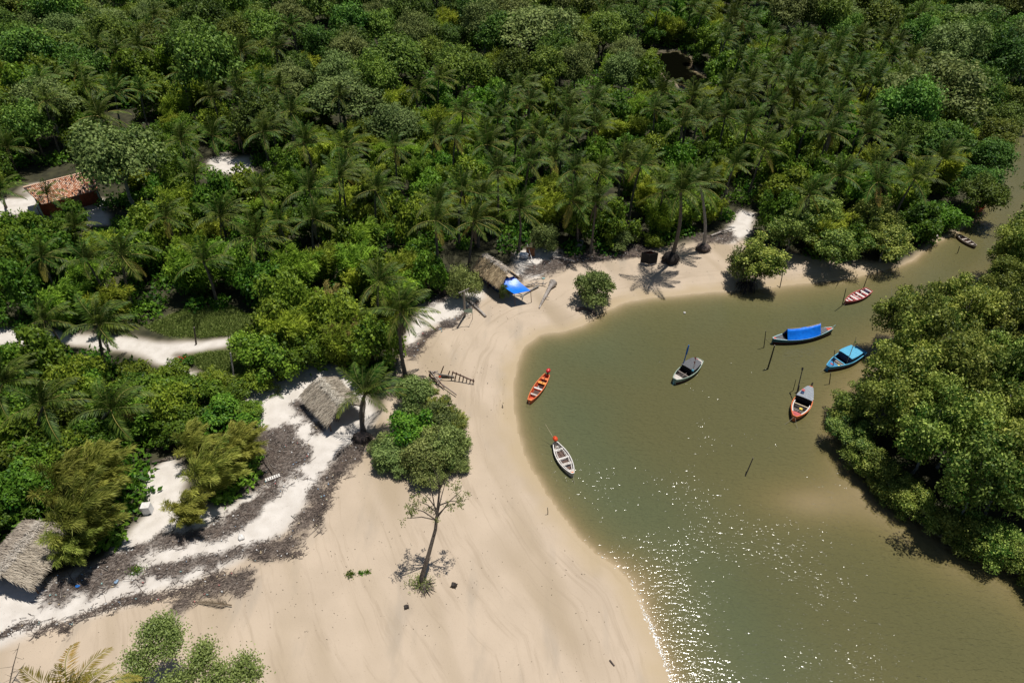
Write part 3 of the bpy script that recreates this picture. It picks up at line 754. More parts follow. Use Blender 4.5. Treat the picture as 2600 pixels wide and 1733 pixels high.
# ------------------------------------------------------------------ plants: bamboo
def bamboo_meshes(seed, Hh, n_culm, nl, mat, wind=0.5, spread=0.34, L=0.42, W=0.075, plume=0.10, along=0.3):
    r = np.random.default_rng(seed); b = MB(); C, D, N, T, LL = [], [], [], [], []
    wv = np.array([math.cos(WIND), math.sin(WIND), 0.0])
    per = nl // n_culm
    for c in range(n_culm):
        az = r.random() * 6.28; out = np.array([math.cos(az), math.sin(az), 0]); h = Hh * (0.55 + 0.45 * r.random()); sp = spread * Hh * (0.15 + 0.85 * r.random())
        p0 = out * 0.5 * r.random() * Hh * 0.14
        def pt(t): return p0 + np.array([0, 0, h]) * (t - 0.28 * t ** 3) + out * sp * t ** 1.8 + wv * wind * h * 0.34 * t ** 2.4
        b.tube([pt(t) for t in (0, 0.3, 0.6, 0.85, 1)], [0.05, 0.045, 0.035, 0.02, 0.008], 4, cap=False)
        tt = 0.22 + 0.78 * r.random(per) ** 0.75
        q = np.array([pt(t) for t in tt]); wdt = plume * Hh * np.sin(np.pi * np.clip(tt, 0, 1) ** 0.9 * 0.9 + 0.15)
        off = r.normal(size=(per, 3)) * 0.55 * wdt[:, None]
        # sprays stream out from the culm and hang
        tg = np.array([pt(min(t + .05, 1.05)) - pt(t) for t in tt]); tg /= np.linalg.norm(tg, axis=1, keepdims=True)
        dr = tg * along + off / (np.linalg.norm(off, axis=1, keepdims=True) + 1e-6) * 0.6 + wv * (0.35 + wind) + np.array([0, 0, -0.25]) + r.normal(size=(per, 3)) * 0.35
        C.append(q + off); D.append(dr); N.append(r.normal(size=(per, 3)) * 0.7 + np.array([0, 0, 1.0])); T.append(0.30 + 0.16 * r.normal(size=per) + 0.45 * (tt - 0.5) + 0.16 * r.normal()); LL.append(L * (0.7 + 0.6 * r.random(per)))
    cm = b.mesh('culms', MATS.get('culm') or plain('culm', (0.30, 0.29, 0.10), (0.20, 0.19, 0.07), 4))
    lm = leaf_mesh('foliage', np.vstack(C), np.vstack(D), np.vstack(N), np.concatenate(LL), W, np.clip(np.concatenate(T), 0, 1), mat)
    return cm, lm
def make_bamboo(name, variants, mat, seed0, **kw):
    k = Kind(); k.name, k.cat, k.R, k.h = name, 'bamboo', 2.6, kw.get('Hh', 6)
    k.v = [bamboo_meshes(seed0 + s, mat=mat, **kw) for s in range(variants)]
    return k
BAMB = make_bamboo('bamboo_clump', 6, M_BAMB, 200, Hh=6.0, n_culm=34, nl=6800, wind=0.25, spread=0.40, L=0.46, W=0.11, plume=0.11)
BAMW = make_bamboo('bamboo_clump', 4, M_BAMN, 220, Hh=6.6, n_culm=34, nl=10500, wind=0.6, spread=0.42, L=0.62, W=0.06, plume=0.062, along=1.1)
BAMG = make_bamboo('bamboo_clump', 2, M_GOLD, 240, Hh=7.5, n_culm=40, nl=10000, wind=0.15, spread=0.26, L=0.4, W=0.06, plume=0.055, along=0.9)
def bamboo(kind, label, group, base, scale=1.0, rz=0.0, zs=1.0, vi=None):
    CNT[kind.name] = CNT.get(kind.name, 0) + 1
    cm, lm = kind.v[(CNT[kind.name] if vi is None else vi) % len(kind.v)]
    t = thing(kind.name, label, 'bamboo', base, rz, group); t.scale = (scale, scale, scale * zs)
    mkobj('culms', cm, t); mkobj('foliage', lm, t)
    return t

# ------------------------------------------------------------------ the forest: palms seen one by one
OCC = []                                                    # (x, y, r) already planted
MARKS = [('the tiled house', 130, 440), ('the big round dark tree', 285, 410), ('the small sandy clearing', 525, 388), ('the wide grey-green tree', 785, 235), ('the creek pond', 1560, 160),
         ('the tall grey-green creek-bank tree', 2145, 220), ('the pale domed tree', 1240, 85), ('the black-rooted beach palm', 1560, 440), ('the awning hut', 1150, 610), ('the vine-covered green mound', 650, 790),
         ('the sand path', 290, 800), ('the brown clearing', 295, 285), ('the dull olive tree', 905, 290), ('the grey plank jetty', 2120, 530), ('the top left corner', 40, 10), ('the top right corner', 2310, 10),
         ('the mangrove spit', 1880, 560), ('the tall beach palm', 915, 700), ('the dense palm stand at upper right', 1850, 190), ('the pale tree at top left', 232, 60), ('the top edge left of centre', 640, 15), ('the top edge above the dull olive tree', 900, 15), ('the top edge at the centre', 1080, 10), ('the top edge right of the domed tree', 1420, 10), ('the top edge behind the pond', 1640, 10), ('the top edge above the palm stand', 1900, 10), ('the top edge left part', 430, 15)]
def zone(px, py):
    """where a plant stands, told by the nearest landmark of the place"""
    d = [((px - x) ** 2 + (1.5 * (py - y)) ** 2, n, px - x, 1.5 * (py - y)) for n, x, y in MARKS]
    q_, n, dx, dy = min(d); q_ = math.sqrt(q_)
    if 'corner' in n or 'edge' in n: w = 'near' if q_ < 130 else 'further in from'
    elif q_ < 45: w = 'close beside'
    elif abs(dx) > abs(dy): w = ('left of' if dx < 0 else 'right of') if q_ < 190 else ('well left of' if dx < 0 else 'well right of')
    else: w = ('behind' if dy < 0 else 'in front of') if q_ < 190 else ('far behind' if dy < 0 else 'well in front of')
    return w + ' ' + n, n
Z1 = [(1215,480),(1340,400),(920,310),(770,340),(1240,230),(1830,310),(1930,170),(1560,540),(1850,570),(1590,630),(1410,640),(930,600),(570,570),(510,470),(350,520),
      (300,670),(660,770),(1200,930),(1410,900),(1580,880),(1810,830),(1930,740),(2020,950),(2290,980),(50,980),(1290,1160),(2250,1180),(2050,1260),
      (1100,1440),(1460,1440),(1850,1490),(760,610),(1000,200),(1020,100),(640,300),(1600,330),(1720,1260)]
Z2 = [(690,530),(550,590),(1130,660),(1290,690),(850,740),(1080,780),(800,900),(1010,960),(1540,730),(1720,690),(1590,800),(1320,880),(1520,870),(1290,1080),(1080,1130),
      (400,980),(50,1150),(270,1260),(680,1340),(970,1300),(1590,1130),(1910,1070),(2030,1095),(1730,1340),
      (2120,730),(2170,610),(2350,700),(920,1470),(1890,30),(2050,60),(2150,40),(1780,90)]
Z3 = [(460,390),(150,40),(350,230),(420,120),(1660,90),(1440,250),(900,290),(1120,280),(1220,260),(760,310),(950,370),(670,450),(870,380),(1000,440),(1080,420),(1170,510),(890,530),
      (1280,430),(1370,520),(1470,370),(1600,390),(1560,520),(540,540),(370,590),(150,640),(690,690),(490,620),(930,800),(1300,780),(1120,740),(200,770),(370,770),(520,830),
      (630,990),(430,1090),(820,830),(1070,880),(1130,1160),(930,1290),(1530,1000),(1380,1210),(1000,620),(1060,580),(830,450),(790,560),(1100,660),(1300,560),(1230,480),(970,560),(720,500),(2300,200)]
Z4 = [(280,270),(570,290),(810,260),(1350,300),(1690,140)]
q = 0.34622
PALMS = [(x * q, y * q) for x, y in Z1] + [(769 + x * q, y * q) for x, y in Z2] + [(1538 + x * q, y * q) for x, y in Z3] + [(x * q, 497.5 + y * q) for x, y in Z4]
KEEP = [np.array(p, float) for p in (
    [(58, 395), (205, 385), (205, 490), (58, 490)],
    [(0, 765), (130, 772), (290, 785), (440, 800), (555, 785), (555, 800), (450, 815), (420, 830), (440, 860), (480, 900), (440, 900), (370, 850), (290, 820), (130, 800), (0, 805)],
    [(480, 372), (570, 365), (580, 405), (500, 412)],
    [(268, 268), (322, 262), (318, 300), (272, 305)],
    [(1500, 128), (1560, 122), (1590, 138), (1582, 158), (1635, 190), (1600, 200), (1545, 182), (1515, 158)],
    [(1100, 580), (1215, 585), (1215, 680), (1100, 685)],
    [(2262, 300), (2352, 262), (2352, 450), (2262, 470)], [(2262, 310), (2352, 268), (2352, 440), (2290, 380)],
    [(2050, 612), (2130, 560), (2200, 540), (2265, 520), (2255, 585), (2120, 640)],
    [(1200, 605), (1300, 600), (1500, 580), (1600, 570), (1600, 590), (1300, 620), (1215, 640)],
    [(1650, 545), (1700, 495), (1725, 505), (1700, 550)],
    [(0, 475), (70, 475), (65, 505), (0, 530)], [(195, 485), (240, 495), (235, 525), (200, 520)],
    [(340, 765), (420, 730), (540, 718), (585, 740), (560, 782), (470, 790), (390, 785)],
    [(430, 836), (480, 824), (555, 818), (585, 876), (555, 895), (500, 885)])]
def pin(P, x, y):
    ins = False; n = len(P)
    for i in range(n):
        ax, ay = P[i]; bx, by = P[(i + 1) % n]
        if (ay > y) != (by > y) and x < (bx - ax) * (y - ay) / (by - ay) + ax: ins = not ins
    return ins
KBOX = [(P[:, 0].min(), P[:, 0].max(), P[:, 1].min(), P[:, 1].max()) for P in KEEP]
def blocks(x, y, r, h):
    for z in (0.1, h * 0.35, h * 0.7, h * 1.08):
        for dx in (-1.02 * r, -0.5 * r, 0, 0.5 * r, 1.02 * r):
            u, v = proj(x + dx, y, z)
            for P, (x0, x1, y0, y1) in zip(KEEP, KBOX):
                if x0 < u < x1 and y0 < v < y1 and pin(P, u, v): return True
    return False
for (px, py) in PALMS:
    h = random.uniform(8.6, 11.0)
    if px < 700 and py > 400: h = random.uniform(7.0, 8.6)
    c = G(px, py, h)
    while h > 4.2 and (inside(BEACH, c.x, c.y) or inside(WATER, c.x, c.y) or blocks(c.x, c.y, 0.4, h * 0.3)): h -= 0.4; c = G(px, py, h)
    ph, key = zone(px, py)
    palm('coconut palm ' + ph , 'palms of the forest', c, near=py > 235, scale=random.uniform(0.8, 1.14), nf=random.choice((15, 16, 17, 18, 20)), dead=random.choice((0, 1, 2, 3)) if py > 300 else 0, gather=random.uniform(.3, .8), young=random.uniform(.78, 1.0))
    OCC.append((c.x, c.y, 0.9))

# ------------------------------------------------------------------ the forest: trees told apart by eye
def crown_at(px, py, z, w_px, kind):
    """stand so that the crown's middle (height z) is where the survey saw it, as wide as seen"""
    c = G(px, py, z); dep = c.y * FW[1] + (z - CAM_H) * FW[2]
    r = w_px * KP / 2 * dep / FP
    return Vector((c.x, c.y, gz(c.x, c.y))), r / kind.R
def special(kind, label, px, py, w, z=6.0, name=None, group=None, zs=1.0):
    b, s = crown_at(px, py, z, w, kind)
    s2 = z / (kind.h * 0.72)
    t = plant(kind, label, group, b, s, name=name, zs=max(0.7, min(1.5, s2 / s)) * zs)
    OCC.append((b.x, b.y, kind.R * s * 0.85)); return t
special(GREYT, 'big round dark tree standing against the right end of the tiled house', 285, 410, 205, 6.5, name='mango_tree', zs=1.5)
special(GREYT, 'wide grey-green tree left of centre above the palm thicket', 785, 240, 190, 6.5)
special(GREYT, 'pale grey-green domed tree among dark ones at the top centre', 1240, 85, 200, 8.0)
special(GREYT, 'pale grey-green tree near the top left corner behind palms', 232, 55, 130, 7.0)
special(GREYT, 'tall grey-green tree on the bank of the right-hand creek channel', 2145, 225, 215, 9.5, zs=1.15)
special(GREYT, 'dull olive tree just right of the wide grey-green tree', 905, 290, 140, 6)
special(GREYT, 'grey-green tree at the top right beside a dark gap', 2235, 50, 130, 8)
special(FOREST, 'broad mid-green tree at the left edge above the palms', 95, 125, 165, 7)
special(FOREST, 'dark tree in the top left corner of the view', 40, 15, 140, 8)
special(FOREST, 'dark tree leaning over the creek mouth at the right', 2262, 440, 110, 5)
for (bx_, by_, sc_, lab_) in ((2222, 478, .72, 'lowest'), (2246, 425, .8, 'second lowest'), (2258, 382, .82, 'middle'), (2276, 338, .82, 'second highest'), (2300, 296, .85, 'highest')):
    b_ = G(bx_, by_); plant(FOREST, 'dark tree overhanging the left bank of the far channel, %s of its row' % lab_, 'trees of the far channel bank', (b_.x, b_.y, gz(b_.x, b_.y)), sc_); OCC.append((b_.x, b_.y, 2.6))
special(SHRUB, 'bright green shrub on the bank beside the grey jetty', 2166, 488, 95, 2.6)

def free(x, y, r, f=0.82):
    return all((x - a) ** 2 + (y - b) ** 2 > (f * (r + c)) ** 2 for a, b, c in OCC)
# what the land may carry
cand = []
yy = 22.0
while yy < 236:
    st = 2.0 + yy * 0.006
    w = yy * 0.86 + 26
    xs = np.arange(-w, w, st)
    for x in xs: cand.append((x + random.uniform(-.45, .45) * st, yy + random.uniform(-.45, .45) * st))
    yy += st
cand = np.array(cand)
_, CA, _ = terrain(cand[:, 0][None], cand[:, 1][None])
bsd = sdist(BEACH, cand[:, 0], cand[:, 1])
ok = (CA['land'][0] > 0.8) & (bsd < -0.9) & (CA['white'][0] < 0.25) & (CA['grass'][0] < 0.3)
RBK = poly([(1942, 1058), (1922, 990), (1962, 930), (1992, 876), (2016, 826), (2090, 766), (2150, 728), (2232, 686), (2335, 612), (2480, 470), (2900, 700), (2900, 1700), (2460, 1412), (2362, 1338), (2290, 1298), (2208, 1268), (2155, 1238), (2046, 1162)])
inR = sdist(RBK, cand[:, 0], cand[:, 1])
isR = (cand[:, 0] > 20) & (cand[:, 1] < G(2352, 600).y + 12) & (sdist(RBK, cand[:, 0], cand[:, 1]) > 0) & (cand[:, 0] > np.interp(cand[:, 1], [20, 45, 60, 80, 110], [18, 28, 38, 55, 75]))
order = np.random.default_rng(5).permutation(len(cand))
auto = dict(broad=0, bamboo=0, shrub=0, palm=0)
for i in order:
    x, y = cand[i]
    if not ok[i] or isR[i]: continue
    u, v = proj(x, y, 5.0)
    if u < -120 or u > 2470 or v > 905: continue
    ph, key = zone(u, v)
    rr = random.random()
    far = y > 120
    dark = (620 < u < 1480 and v < 225) or (u < 620 and v < 150) or (u > 1780 and v < 105) or (u > 2060 and v < 380) or (1480 < u < 1800 and v < 40)
    if dark: kd = 'broad' if rr < 0.92 else 'bamboo'
    elif v < 330 and u > 1600: kd = 'palm' if rr < 0.3 else ('bamboo' if rr < 0.62 else ('shrub' if rr < 0.85 else 'broad'))
    elif v < 380 and u < 620: kd = 'broad' if rr < 0.35 else ('bamboo' if rr < 0.65 else ('shrub' if rr < 0.9 else 'palm'))
    else: kd = 'palm' if (rr < 0.10 and u > 640) else ('bamboo' if rr < 0.6 else 'shrub')
    if v > 380 and u < 130: kd = 'shrub'
    if auto[kd] >= 300: continue
    if kd == 'broad':
        s = random.uniform(0.75, 1.35); r, h = 4.6 * s, 9.5 * s
        if not free(x, y, r, 0.66) or blocks(x, y, r, h): continue
        g_ = random.random() < 0.28
        K_ = GREYT if g_ else FOREST
        plant(K_, ('grey-green' if g_ else 'dark green') + ' leafy tree ' + ph, 'canopy trees of the forest', (x, y, gz(x, y)), s, zs=random.uniform(1.0, 1.35))
    elif kd == 'bamboo':
        s = random.uniform(0.9, 1.3) * (1.2 if far else 1.0); r, h = 2.9 * s, 5.2 * s
        if not free(x, y, r, 0.64) or blocks(x, y, r, h): continue
        bamboo(BAMB, 'feathery light green bamboo clump ' + ph, 'bamboo of the forest', (x, y, gz(x, y)), s, random.uniform(-0.6, 0.6), random.uniform(1.0, 1.35))
    elif kd == 'shrub':
        s = random.uniform(0.9, 1.4) * (1.25 if far else 1.0); r, h = 2.6 * s, 4.2 * s
        if not free(x, y, r, 0.62) or blocks(x, y, r, h): continue
        plant(SHRUB, 'rounded leafy green shrub ' + ph, 'shrubs of the forest', (x, y, gz(x, y)), s, zs=random.uniform(1.1, 1.7))
    else:
        h = random.uniform(6.5, 10.5); r = 1.6
        if auto['palm'] >= 75 or not free(x, y, r, 0.6) or blocks(x, y, 2.5, h): continue
        palm('coconut palm ' + ph , 'palms of the forest', Vector((x, y, h)), near=v > 300, scale=random.uniform(.78, 1.08), nf=random.choice((15, 16, 18)), gather=random.uniform(.3, .8), young=random.uniform(.78, 1.0), dead=random.choice((0, 0, 1, 2)) if v > 300 else 0)
    auto[kd] += 1
    OCC.append((x, y, r))
print('AUTO', auto, 'palms', PALM_N[0], len(OCC))

# ------------------------------------------------------------------ undergrowth that fills the gaps of the forest floor
def undergrowth():
    C, D, N, L, W, T = [], [], [], [], [], []
    r = np.random.default_rng(77); nb = 0
    sel = [i for i in r.permutation(len(cand)) if ok[i] and not isR[i]]
    for i in sel:
        if nb >= 2100: break
        x, y = cand[i]
        u, v = proj(x, y, 1.0)
        if u < -60 or u > 2420 or v < -20 or v > 1250: continue
        R = r.uniform(1.3, 2.3)
        if blocks(x, y, R, 1.6): continue
        nl = 190 if y < 120 else 110
        uu = unit(nl, r); uu[:, 2] = np.abs(uu[:, 2])
        c = np.array([x, y, gz(x, y) + 0.1]) + uu * np.array([R, R, R * 0.75]) * (0.55 + 0.5 * r.random((nl, 1)))
        C.append(c); nn = uu + r.normal(size=(nl, 3)) * 0.5 + [0, 0, .4]; N.append(nn); D.append(r.normal(size=(nl, 3)))
        L.append(r.uniform(.4, .75, nl)); W.append(r.uniform(.22, .42, nl)); T.append(np.clip(r.uniform(0, .6) + .2 * r.normal(size=nl), 0, 1)); nb += 1
    me = leaf_mesh('undergrowth', np.vstack(C), np.vstack(D), np.vstack(N), np.concatenate(L), np.concatenate(W), np.concatenate(T), M_BUSH)
    return tag(mkobj('undergrowth', me), 'low tangled undergrowth covering the forest floor', 'undergrowth', kind='stuff')
undergrowth()

for (bx_, by_, sc_) in ((1492, 112, .9), (1530, 100, 1.0), (1572, 102, 1.0), (1606, 118, 1.0), (1600, 150, .8), (1655, 178, 1.0), (1668, 205, 1.0), (1484, 160, .8)):
    b_ = G(bx_, by_); plant(SHRUB, 'leafy shrub on the rim of the creek pond', 'shrubs round the creek pond', (b_.x, b_.y, gz(b_.x, b_.y)), sc_ * 1.25)
for k_, (bx_, by_, sc_) in enumerate(((2325, 640, 1.25), (2352, 606, 1.45), (2368, 570, 1.5), (2385, 530, 1.5), (2285, 668, 1.2), (2345, 660, 1.4))):
    b_ = G(bx_, by_); plant(MANG, 'tall mangrove at the right edge above the narrow channel, %s from the top' % ('sixth', 'third', 'second', 'first', 'fifth', 'fourth')[k_], 'mangroves of the right bank', (b_.x, b_.y, max(-.2, gz(b_.x, b_.y))), sc_, zs=1.25); OCC.append((b_.x, b_.y, 2.5))
FRN = ['second', 'fourth', 'fifth', 'seventh', 'eighth', 'tenth', 'eleventh', 'twelfth', 'fourteenth', 'sixteenth', 'seventeenth', 'nineteenth', 'last', 'third', 'first', 'ninth', 'thirteenth', 'eighteenth', 'sixth', 'fifteenth']
FR = [(1938, 1030), (1958, 1072), (1990, 1100), (2020, 1128), (2052, 1160), (2090, 1188), (2128, 1215), (2166, 1240), (2205, 1262), (2250, 1280), (2295, 1300), (2335, 1322), (2362, 1340), (1932, 985), (1955, 945), (2075, 1170), (2185, 1248), (2315, 1308), (2000, 1105), (2230, 1268)]
for k_, (bx_, by_) in enumerate(FR):
    b_ = G(bx_ + random.uniform(2, 14), by_ - random.uniform(2, 12)); sc_ = random.uniform(.5, .95)
    t_ = plant(MANG, 'low mangrove fringe drooping to the water, %s along the shore from the orange-railed boat' % FRN[k_], 'mangroves of the right bank', (b_.x, b_.y, -1.6 * sc_), sc_, zs=random.uniform(.8, 1.05))
# ------------------------------------------------------------------ mangroves of the right bank
nm = 0
for i in order:
    x, y = cand[i]
    if not isR[i]: continue
    if inR[i] < 0: continue
    u, v = proj(x, y, 3)
    if u > 2560 or v > 1500: continue
    edge = inR[i] < random.uniform(0.4, 2.6) and v > 840
    s = random.uniform(0.5, 1.1) if edge else random.uniform(0.95, 1.35)
    r = 2.6 * s
    if blocks(x, y, r * .6, 7.5 * s): continue
    if not free(x, y, r, 0.5 if edge else 0.54): continue
    ed = min(((u - a) ** 2 + (v - b) ** 2, n) for n, a, b in (('beside the light blue boat', 2030, 820), ('right of the orange-railed boat', 1970, 960), ('at the lower left shore of the grove', 2050, 1120), ('at the lower shore', 2180, 1220),
              ('at the right edge, level with the light blue boat', 2340, 830), ('at the right edge, level with the orange-railed boat', 2340, 940), ('at the right edge, level with the crooked stake', 2340, 1070), ('at the right edge, level with the pink boat', 2340, 690),
              ('at the bottom right corner of the grove', 2330, 1230), ('by the narrow channel', 2200, 690), ('in the middle of the grove', 2170, 900), ('in the lower middle of the grove', 2160, 1060), ('in the upper middle of the grove', 2130, 780)))[1]
    ed = ('low at the water ' if edge else 'in the canopy ') + ed
    plant(MANG, 'yellow-flecked mangrove ' + ed, 'mangroves of the right bank', (x, y, max(-0.2, gz(x, y))), s, zs=random.uniform(1.0, 1.45) * (random.uniform(.5, .85) if edge else 1))
    OCC.append((x, y, r)); nm += 1
print('MANGROVES', nm)

# ------------------------------------------------------------------ plants placed one by one near the beach
def gb(px, py, dz=0.0):
    g = G(px, py); g.z = gz(g.x, g.y) + dz; return g
NEARM = [('the left path palm', 130, 800), ('the right path palm', 255, 860), ('the flowering shrub', 432, 870), ('the leaning bare post', 545, 900), ('the lower left wind-blown palm', 100, 1010), ('the streaming-frond palm', 245, 1000),
         ('the bamboo row by the fridge', 500, 1050), ('the palm cut by the left edge', 0, 930), ('the left roof', 40, 1200), ('the tall wind-swept bamboo', 200, 1150), ('the sand path bend', 420, 900), ('the thatched hut', 690, 870), ('the golden bamboo', 770, 810), ('the grass clearing', 560, 790)]
def where(px, py):
    q_, n, dx, dy = min(((px - x) ** 2 + (py - y) ** 2, n, px - x, py - y) for n, x, y in NEARM)
    return ('left of ' if dx < 0 else 'right of ') + n if abs(dx) > abs(dy) else ('behind ' if dy < 0 else 'in front of ') + n
def near_shrub(kind, label, px, py, s, zs=1.0, vi=None, group=None, rz=None):
    b = gb(px, py); OCC.append((b.x, b.y, kind.R * s * 0.8)); return plant(kind, label, group, b, s, zs=zs, vi=vi, rz=rz)
for k, (px, py, s, zs, lab) in enumerate((
    (190, 1302, 0.8, 1.1, 'wind-swept bamboo clump beside the thatched roof at the left edge'),
    (225, 1266, 1.05, 1.35, 'tall wind-swept bamboo clump left of the white box'),
    (255, 1165, 1.0, 1.3, 'wind-swept bamboo clump behind the tall one left of the white box'),
    (190, 1190, 1.0, 1.3, 'yellow-green bamboo clump wedged behind two taller ones at lower left'),
    (440, 1215, 0.72, 1.0, 'bamboo clump just right of the white box, lowest of its row'),
    (500, 1150, 0.95, 1.15, 'wind-swept bamboo clump in the middle of the row above the wrack'),
    (560, 1085, 0.85, 1.15, 'wind-swept bamboo clump nearest the brown wrack mound'),
    (460, 1070, 0.8, 1.0, 'bamboo clump at the back of the row right of the white box'))):
    bamboo(BAMW, lab, 'wind-swept bamboo above the wrack line', gb(px, py), s, random.uniform(-.25, .25), zs, vi=k)
for k, (px, py, s, lab) in enumerate(((800, 835, 0.9, 'golden brown bamboo clump left of the tall beach palm'), (860, 850, 0.85, 'golden bamboo clump closest to the tall beach palm'),
                                      (770, 760, 0.95, 'golden bamboo clump behind the one left of the tall beach palm'))):
    bamboo(BAMG, lab, 'golden bamboo behind the beach', gb(px, py), s, 0.4 * k, 1.0, vi=k)
for k, (px, py, s) in enumerate(((900, 720, 1.1), (840, 690, 1.15), (960, 660, 1.0), (720, 780, 1.0), (905, 770, 0.9))):
    bamboo(BAMB, 'feathery bamboo clump crowding behind the tall beach palm', 'bamboo behind the tall beach palm', gb(px, py), s, 0.5 * k)
for (px, py, s, zs) in ((640, 880, 1.15, 1.2), (700, 860, 1.0, 1.1), (600, 850, 1.0, 1.15), (650, 810, 1.25, 1.3), (600, 905, 0.75, 0.8), (745, 835, 0.9, 1.0)):
    near_shrub(SHRUB, 'dense mound shrub with vines ' + where(px, py), px, py, s, zs, group='shrubs of the mound above the white sand')
for (px, py, s, zs) in ((330, 900, 0.9, .8), (395, 945, 1.0, .9), (470, 965, 1.05, .9), (530, 985, 0.95, .8), (350, 1000, 1.0, .9), (430, 1020, 0.9, .9), (180, 892, 0.6, .6), (95, 892, 0.55, .55), (25, 892, .55, .55), (300, 905, .55, .55), (250, 1040, 1.0, .9),
                        (500, 905, 0.7, .8), (550, 935, .7, .8), (410, 905, .8, .8), (200, 930, 1.0, .9), (150, 1000, 1.0, .9), (320, 950, 1.0, .8), (60, 920, 1.0, .9), (200, 1080, 1.0, 1), (585, 965, .6, .7)):
    near_shrub(SHRUB, 'low leafy thicket shrub ' + where(px, py), px, py, s, zs, group='shrubs below the sand path')
for (px, py, s, zs) in ((40, 1120, 1.2, 1.1), (95, 1060, 1.2, 1.0), (20, 1030, 1.2, 1.0), (85, 1170, 1.0, 1.1), (10, 1180, 0.9, 1.0), (130, 1100, 1.0, 1.0), (60, 980, 1.1, 1), (40, 1215, .8, .9)):
    near_shrub(SHRUB, 'bushy green left-edge shrub ' + where(px, py), px, py, s, zs, group='shrubs at the left edge')
# island of bushes on the beach
near_shrub(SHORE_B, 'rounded shrub nearest the wrecked boat on the sand', 955, 945, 1.0, 1.15)
near_shrub(SHORE_B, 'bright leafy shrub in the middle of the beach thicket', 1005, 990, 1.0, 1.1)
near_shrub(SHORE_B, 'grey-green shrub at the sand side of the beach thicket', 1030, 1060, 1.0, 1.2)
near_shrub(SHRUB, 'green shrub at the left of the beach thicket', 950, 1025, 0.9, 1.0)
near_shrub(SHORE_B, 'sparse grey shrub at the lower left of the beach thicket', 900, 1072, 0.95, 0.8)
near_shrub(SHORE_B, 'dark twiggy shrub at the foot of the beach thicket', 975, 1095, 1.05, 1.05)
near_shrub(SHORE_B, 'shrub filling the right flank of the beach thicket', 1045, 1000, 0.7, 1.2)
near_shrub(SHORE_B, 'shrub at the heart of the beach thicket behind the twiggy one', 990, 1045, 0.9, 1.1)
for (px, py, s_, lab) in ((925, 1092, .6, 'low grey fringe shrub at the lower left of the beach thicket'), (1000, 1118, .6, 'low fringe shrub at the front of the beach thicket'), (1052, 1085, .55, 'low fringe shrub at the lower right of the beach thicket'), (880, 1045, .6, 'low fringe shrub at the left flank of the beach thicket'),
                          (935, 905, .6, 'small shrub between the wreck and the tall beach palm foot'), (1058, 1040, .5, 'low shrub spilling onto the sand right of the beach thicket')):
    near_shrub(SHORE_B, lab, px, py, s_, .8)
bamboo(BAMW, 'small yellow bamboo tuft inside the beach thicket', None, gb(1000, 985), 0.55, 0.2, 1.2, vi=2)
bamboo(BAMW, 'feathery bamboo tuft at the sand side of the beach thicket', None, gb(1040, 1010), 0.5, 0.5, 1.1, vi=1)
bamboo(BAMW, 'feathery bamboo tuft at the back of the beach thicket', None, gb(975, 935), 0.45, 0.0, 1.2, vi=3)
near_shrub(SHORE_B, 'lone round bush on the sand at the creek edge', 1366, 698, 1.25, 1.1)
near_shrub(SHORE_B, 'leafy bush to the left of the blue awning', 1062, 695, 0.95, 1.5)
near_shrub(SHORE_B, 'small bush leaning in front of the blue awning', 1158, 694, 0.34, 2.2)
near_shrub(SHORE_B, 'bush behind the open grey bin on the north beach', 1250, 590, 1.0, 1.3)
near_shrub(SHORE_B, 'brushy shrub left of the black net pen', 1420, 582, 0.95, 1.0)
near_shrub(SHRUB, 'low green shrub touching the black net pen', 1498, 572, 0.55, 0.8)
near_shrub(MANG, 'mangrove with dark roots standing on the beach spit', 1728, 655, 1.3, 0.8)
near_shrub(MANG, 'mangrove overhanging the middle of the spit', 1905, 620, 1.25, 0.75)
near_shrub(MANG, 'mangrove between the beach mangrove and the middle one', 1800, 588, 1.25, 0.85)
near_shrub(MANG, 'mangrove at the tip of the spit by the narrow channel', 2020, 602, 1.2, 0.7)
near_shrub(MANG, 'mangrove just behind the tip of the spit', 1985, 570, 1.3, 0.85)
near_shrub(MANG, 'mangrove behind the middle of the spit', 1870, 560, 1.3, 0.85)
near_shrub(SHORE_B, 'bushy low growth at the foot of the beach mangrove', 1705, 648, 1.15, 1.3)

# dark stilt roots under the beach mangrove
rt = thing('mangrove_roots', 'mass of dark stilt roots under the mangrove on the beach', 'roots', gb(1712, 664))
rb = MB(); r = np.random.default_rng(3)
for k in range(90):
    a = r.uniform(0, 6.28); d = r.uniform(0.5, 1.9); z = r.uniform(0.7, 1.5)
    rb.tube([(math.cos(a) * d * 0.25, math.sin(a) * d * 0.25, z), (math.cos(a) * d * 0.75, math.sin(a) * d * 0.75, z * 0.75), (math.cos(a) * d, math.sin(a) * d, -0.15)], [0.035, 0.03, 0.02], 4, cap=False)
stuff(rb.build('prop_roots', M_ROOT, rt))

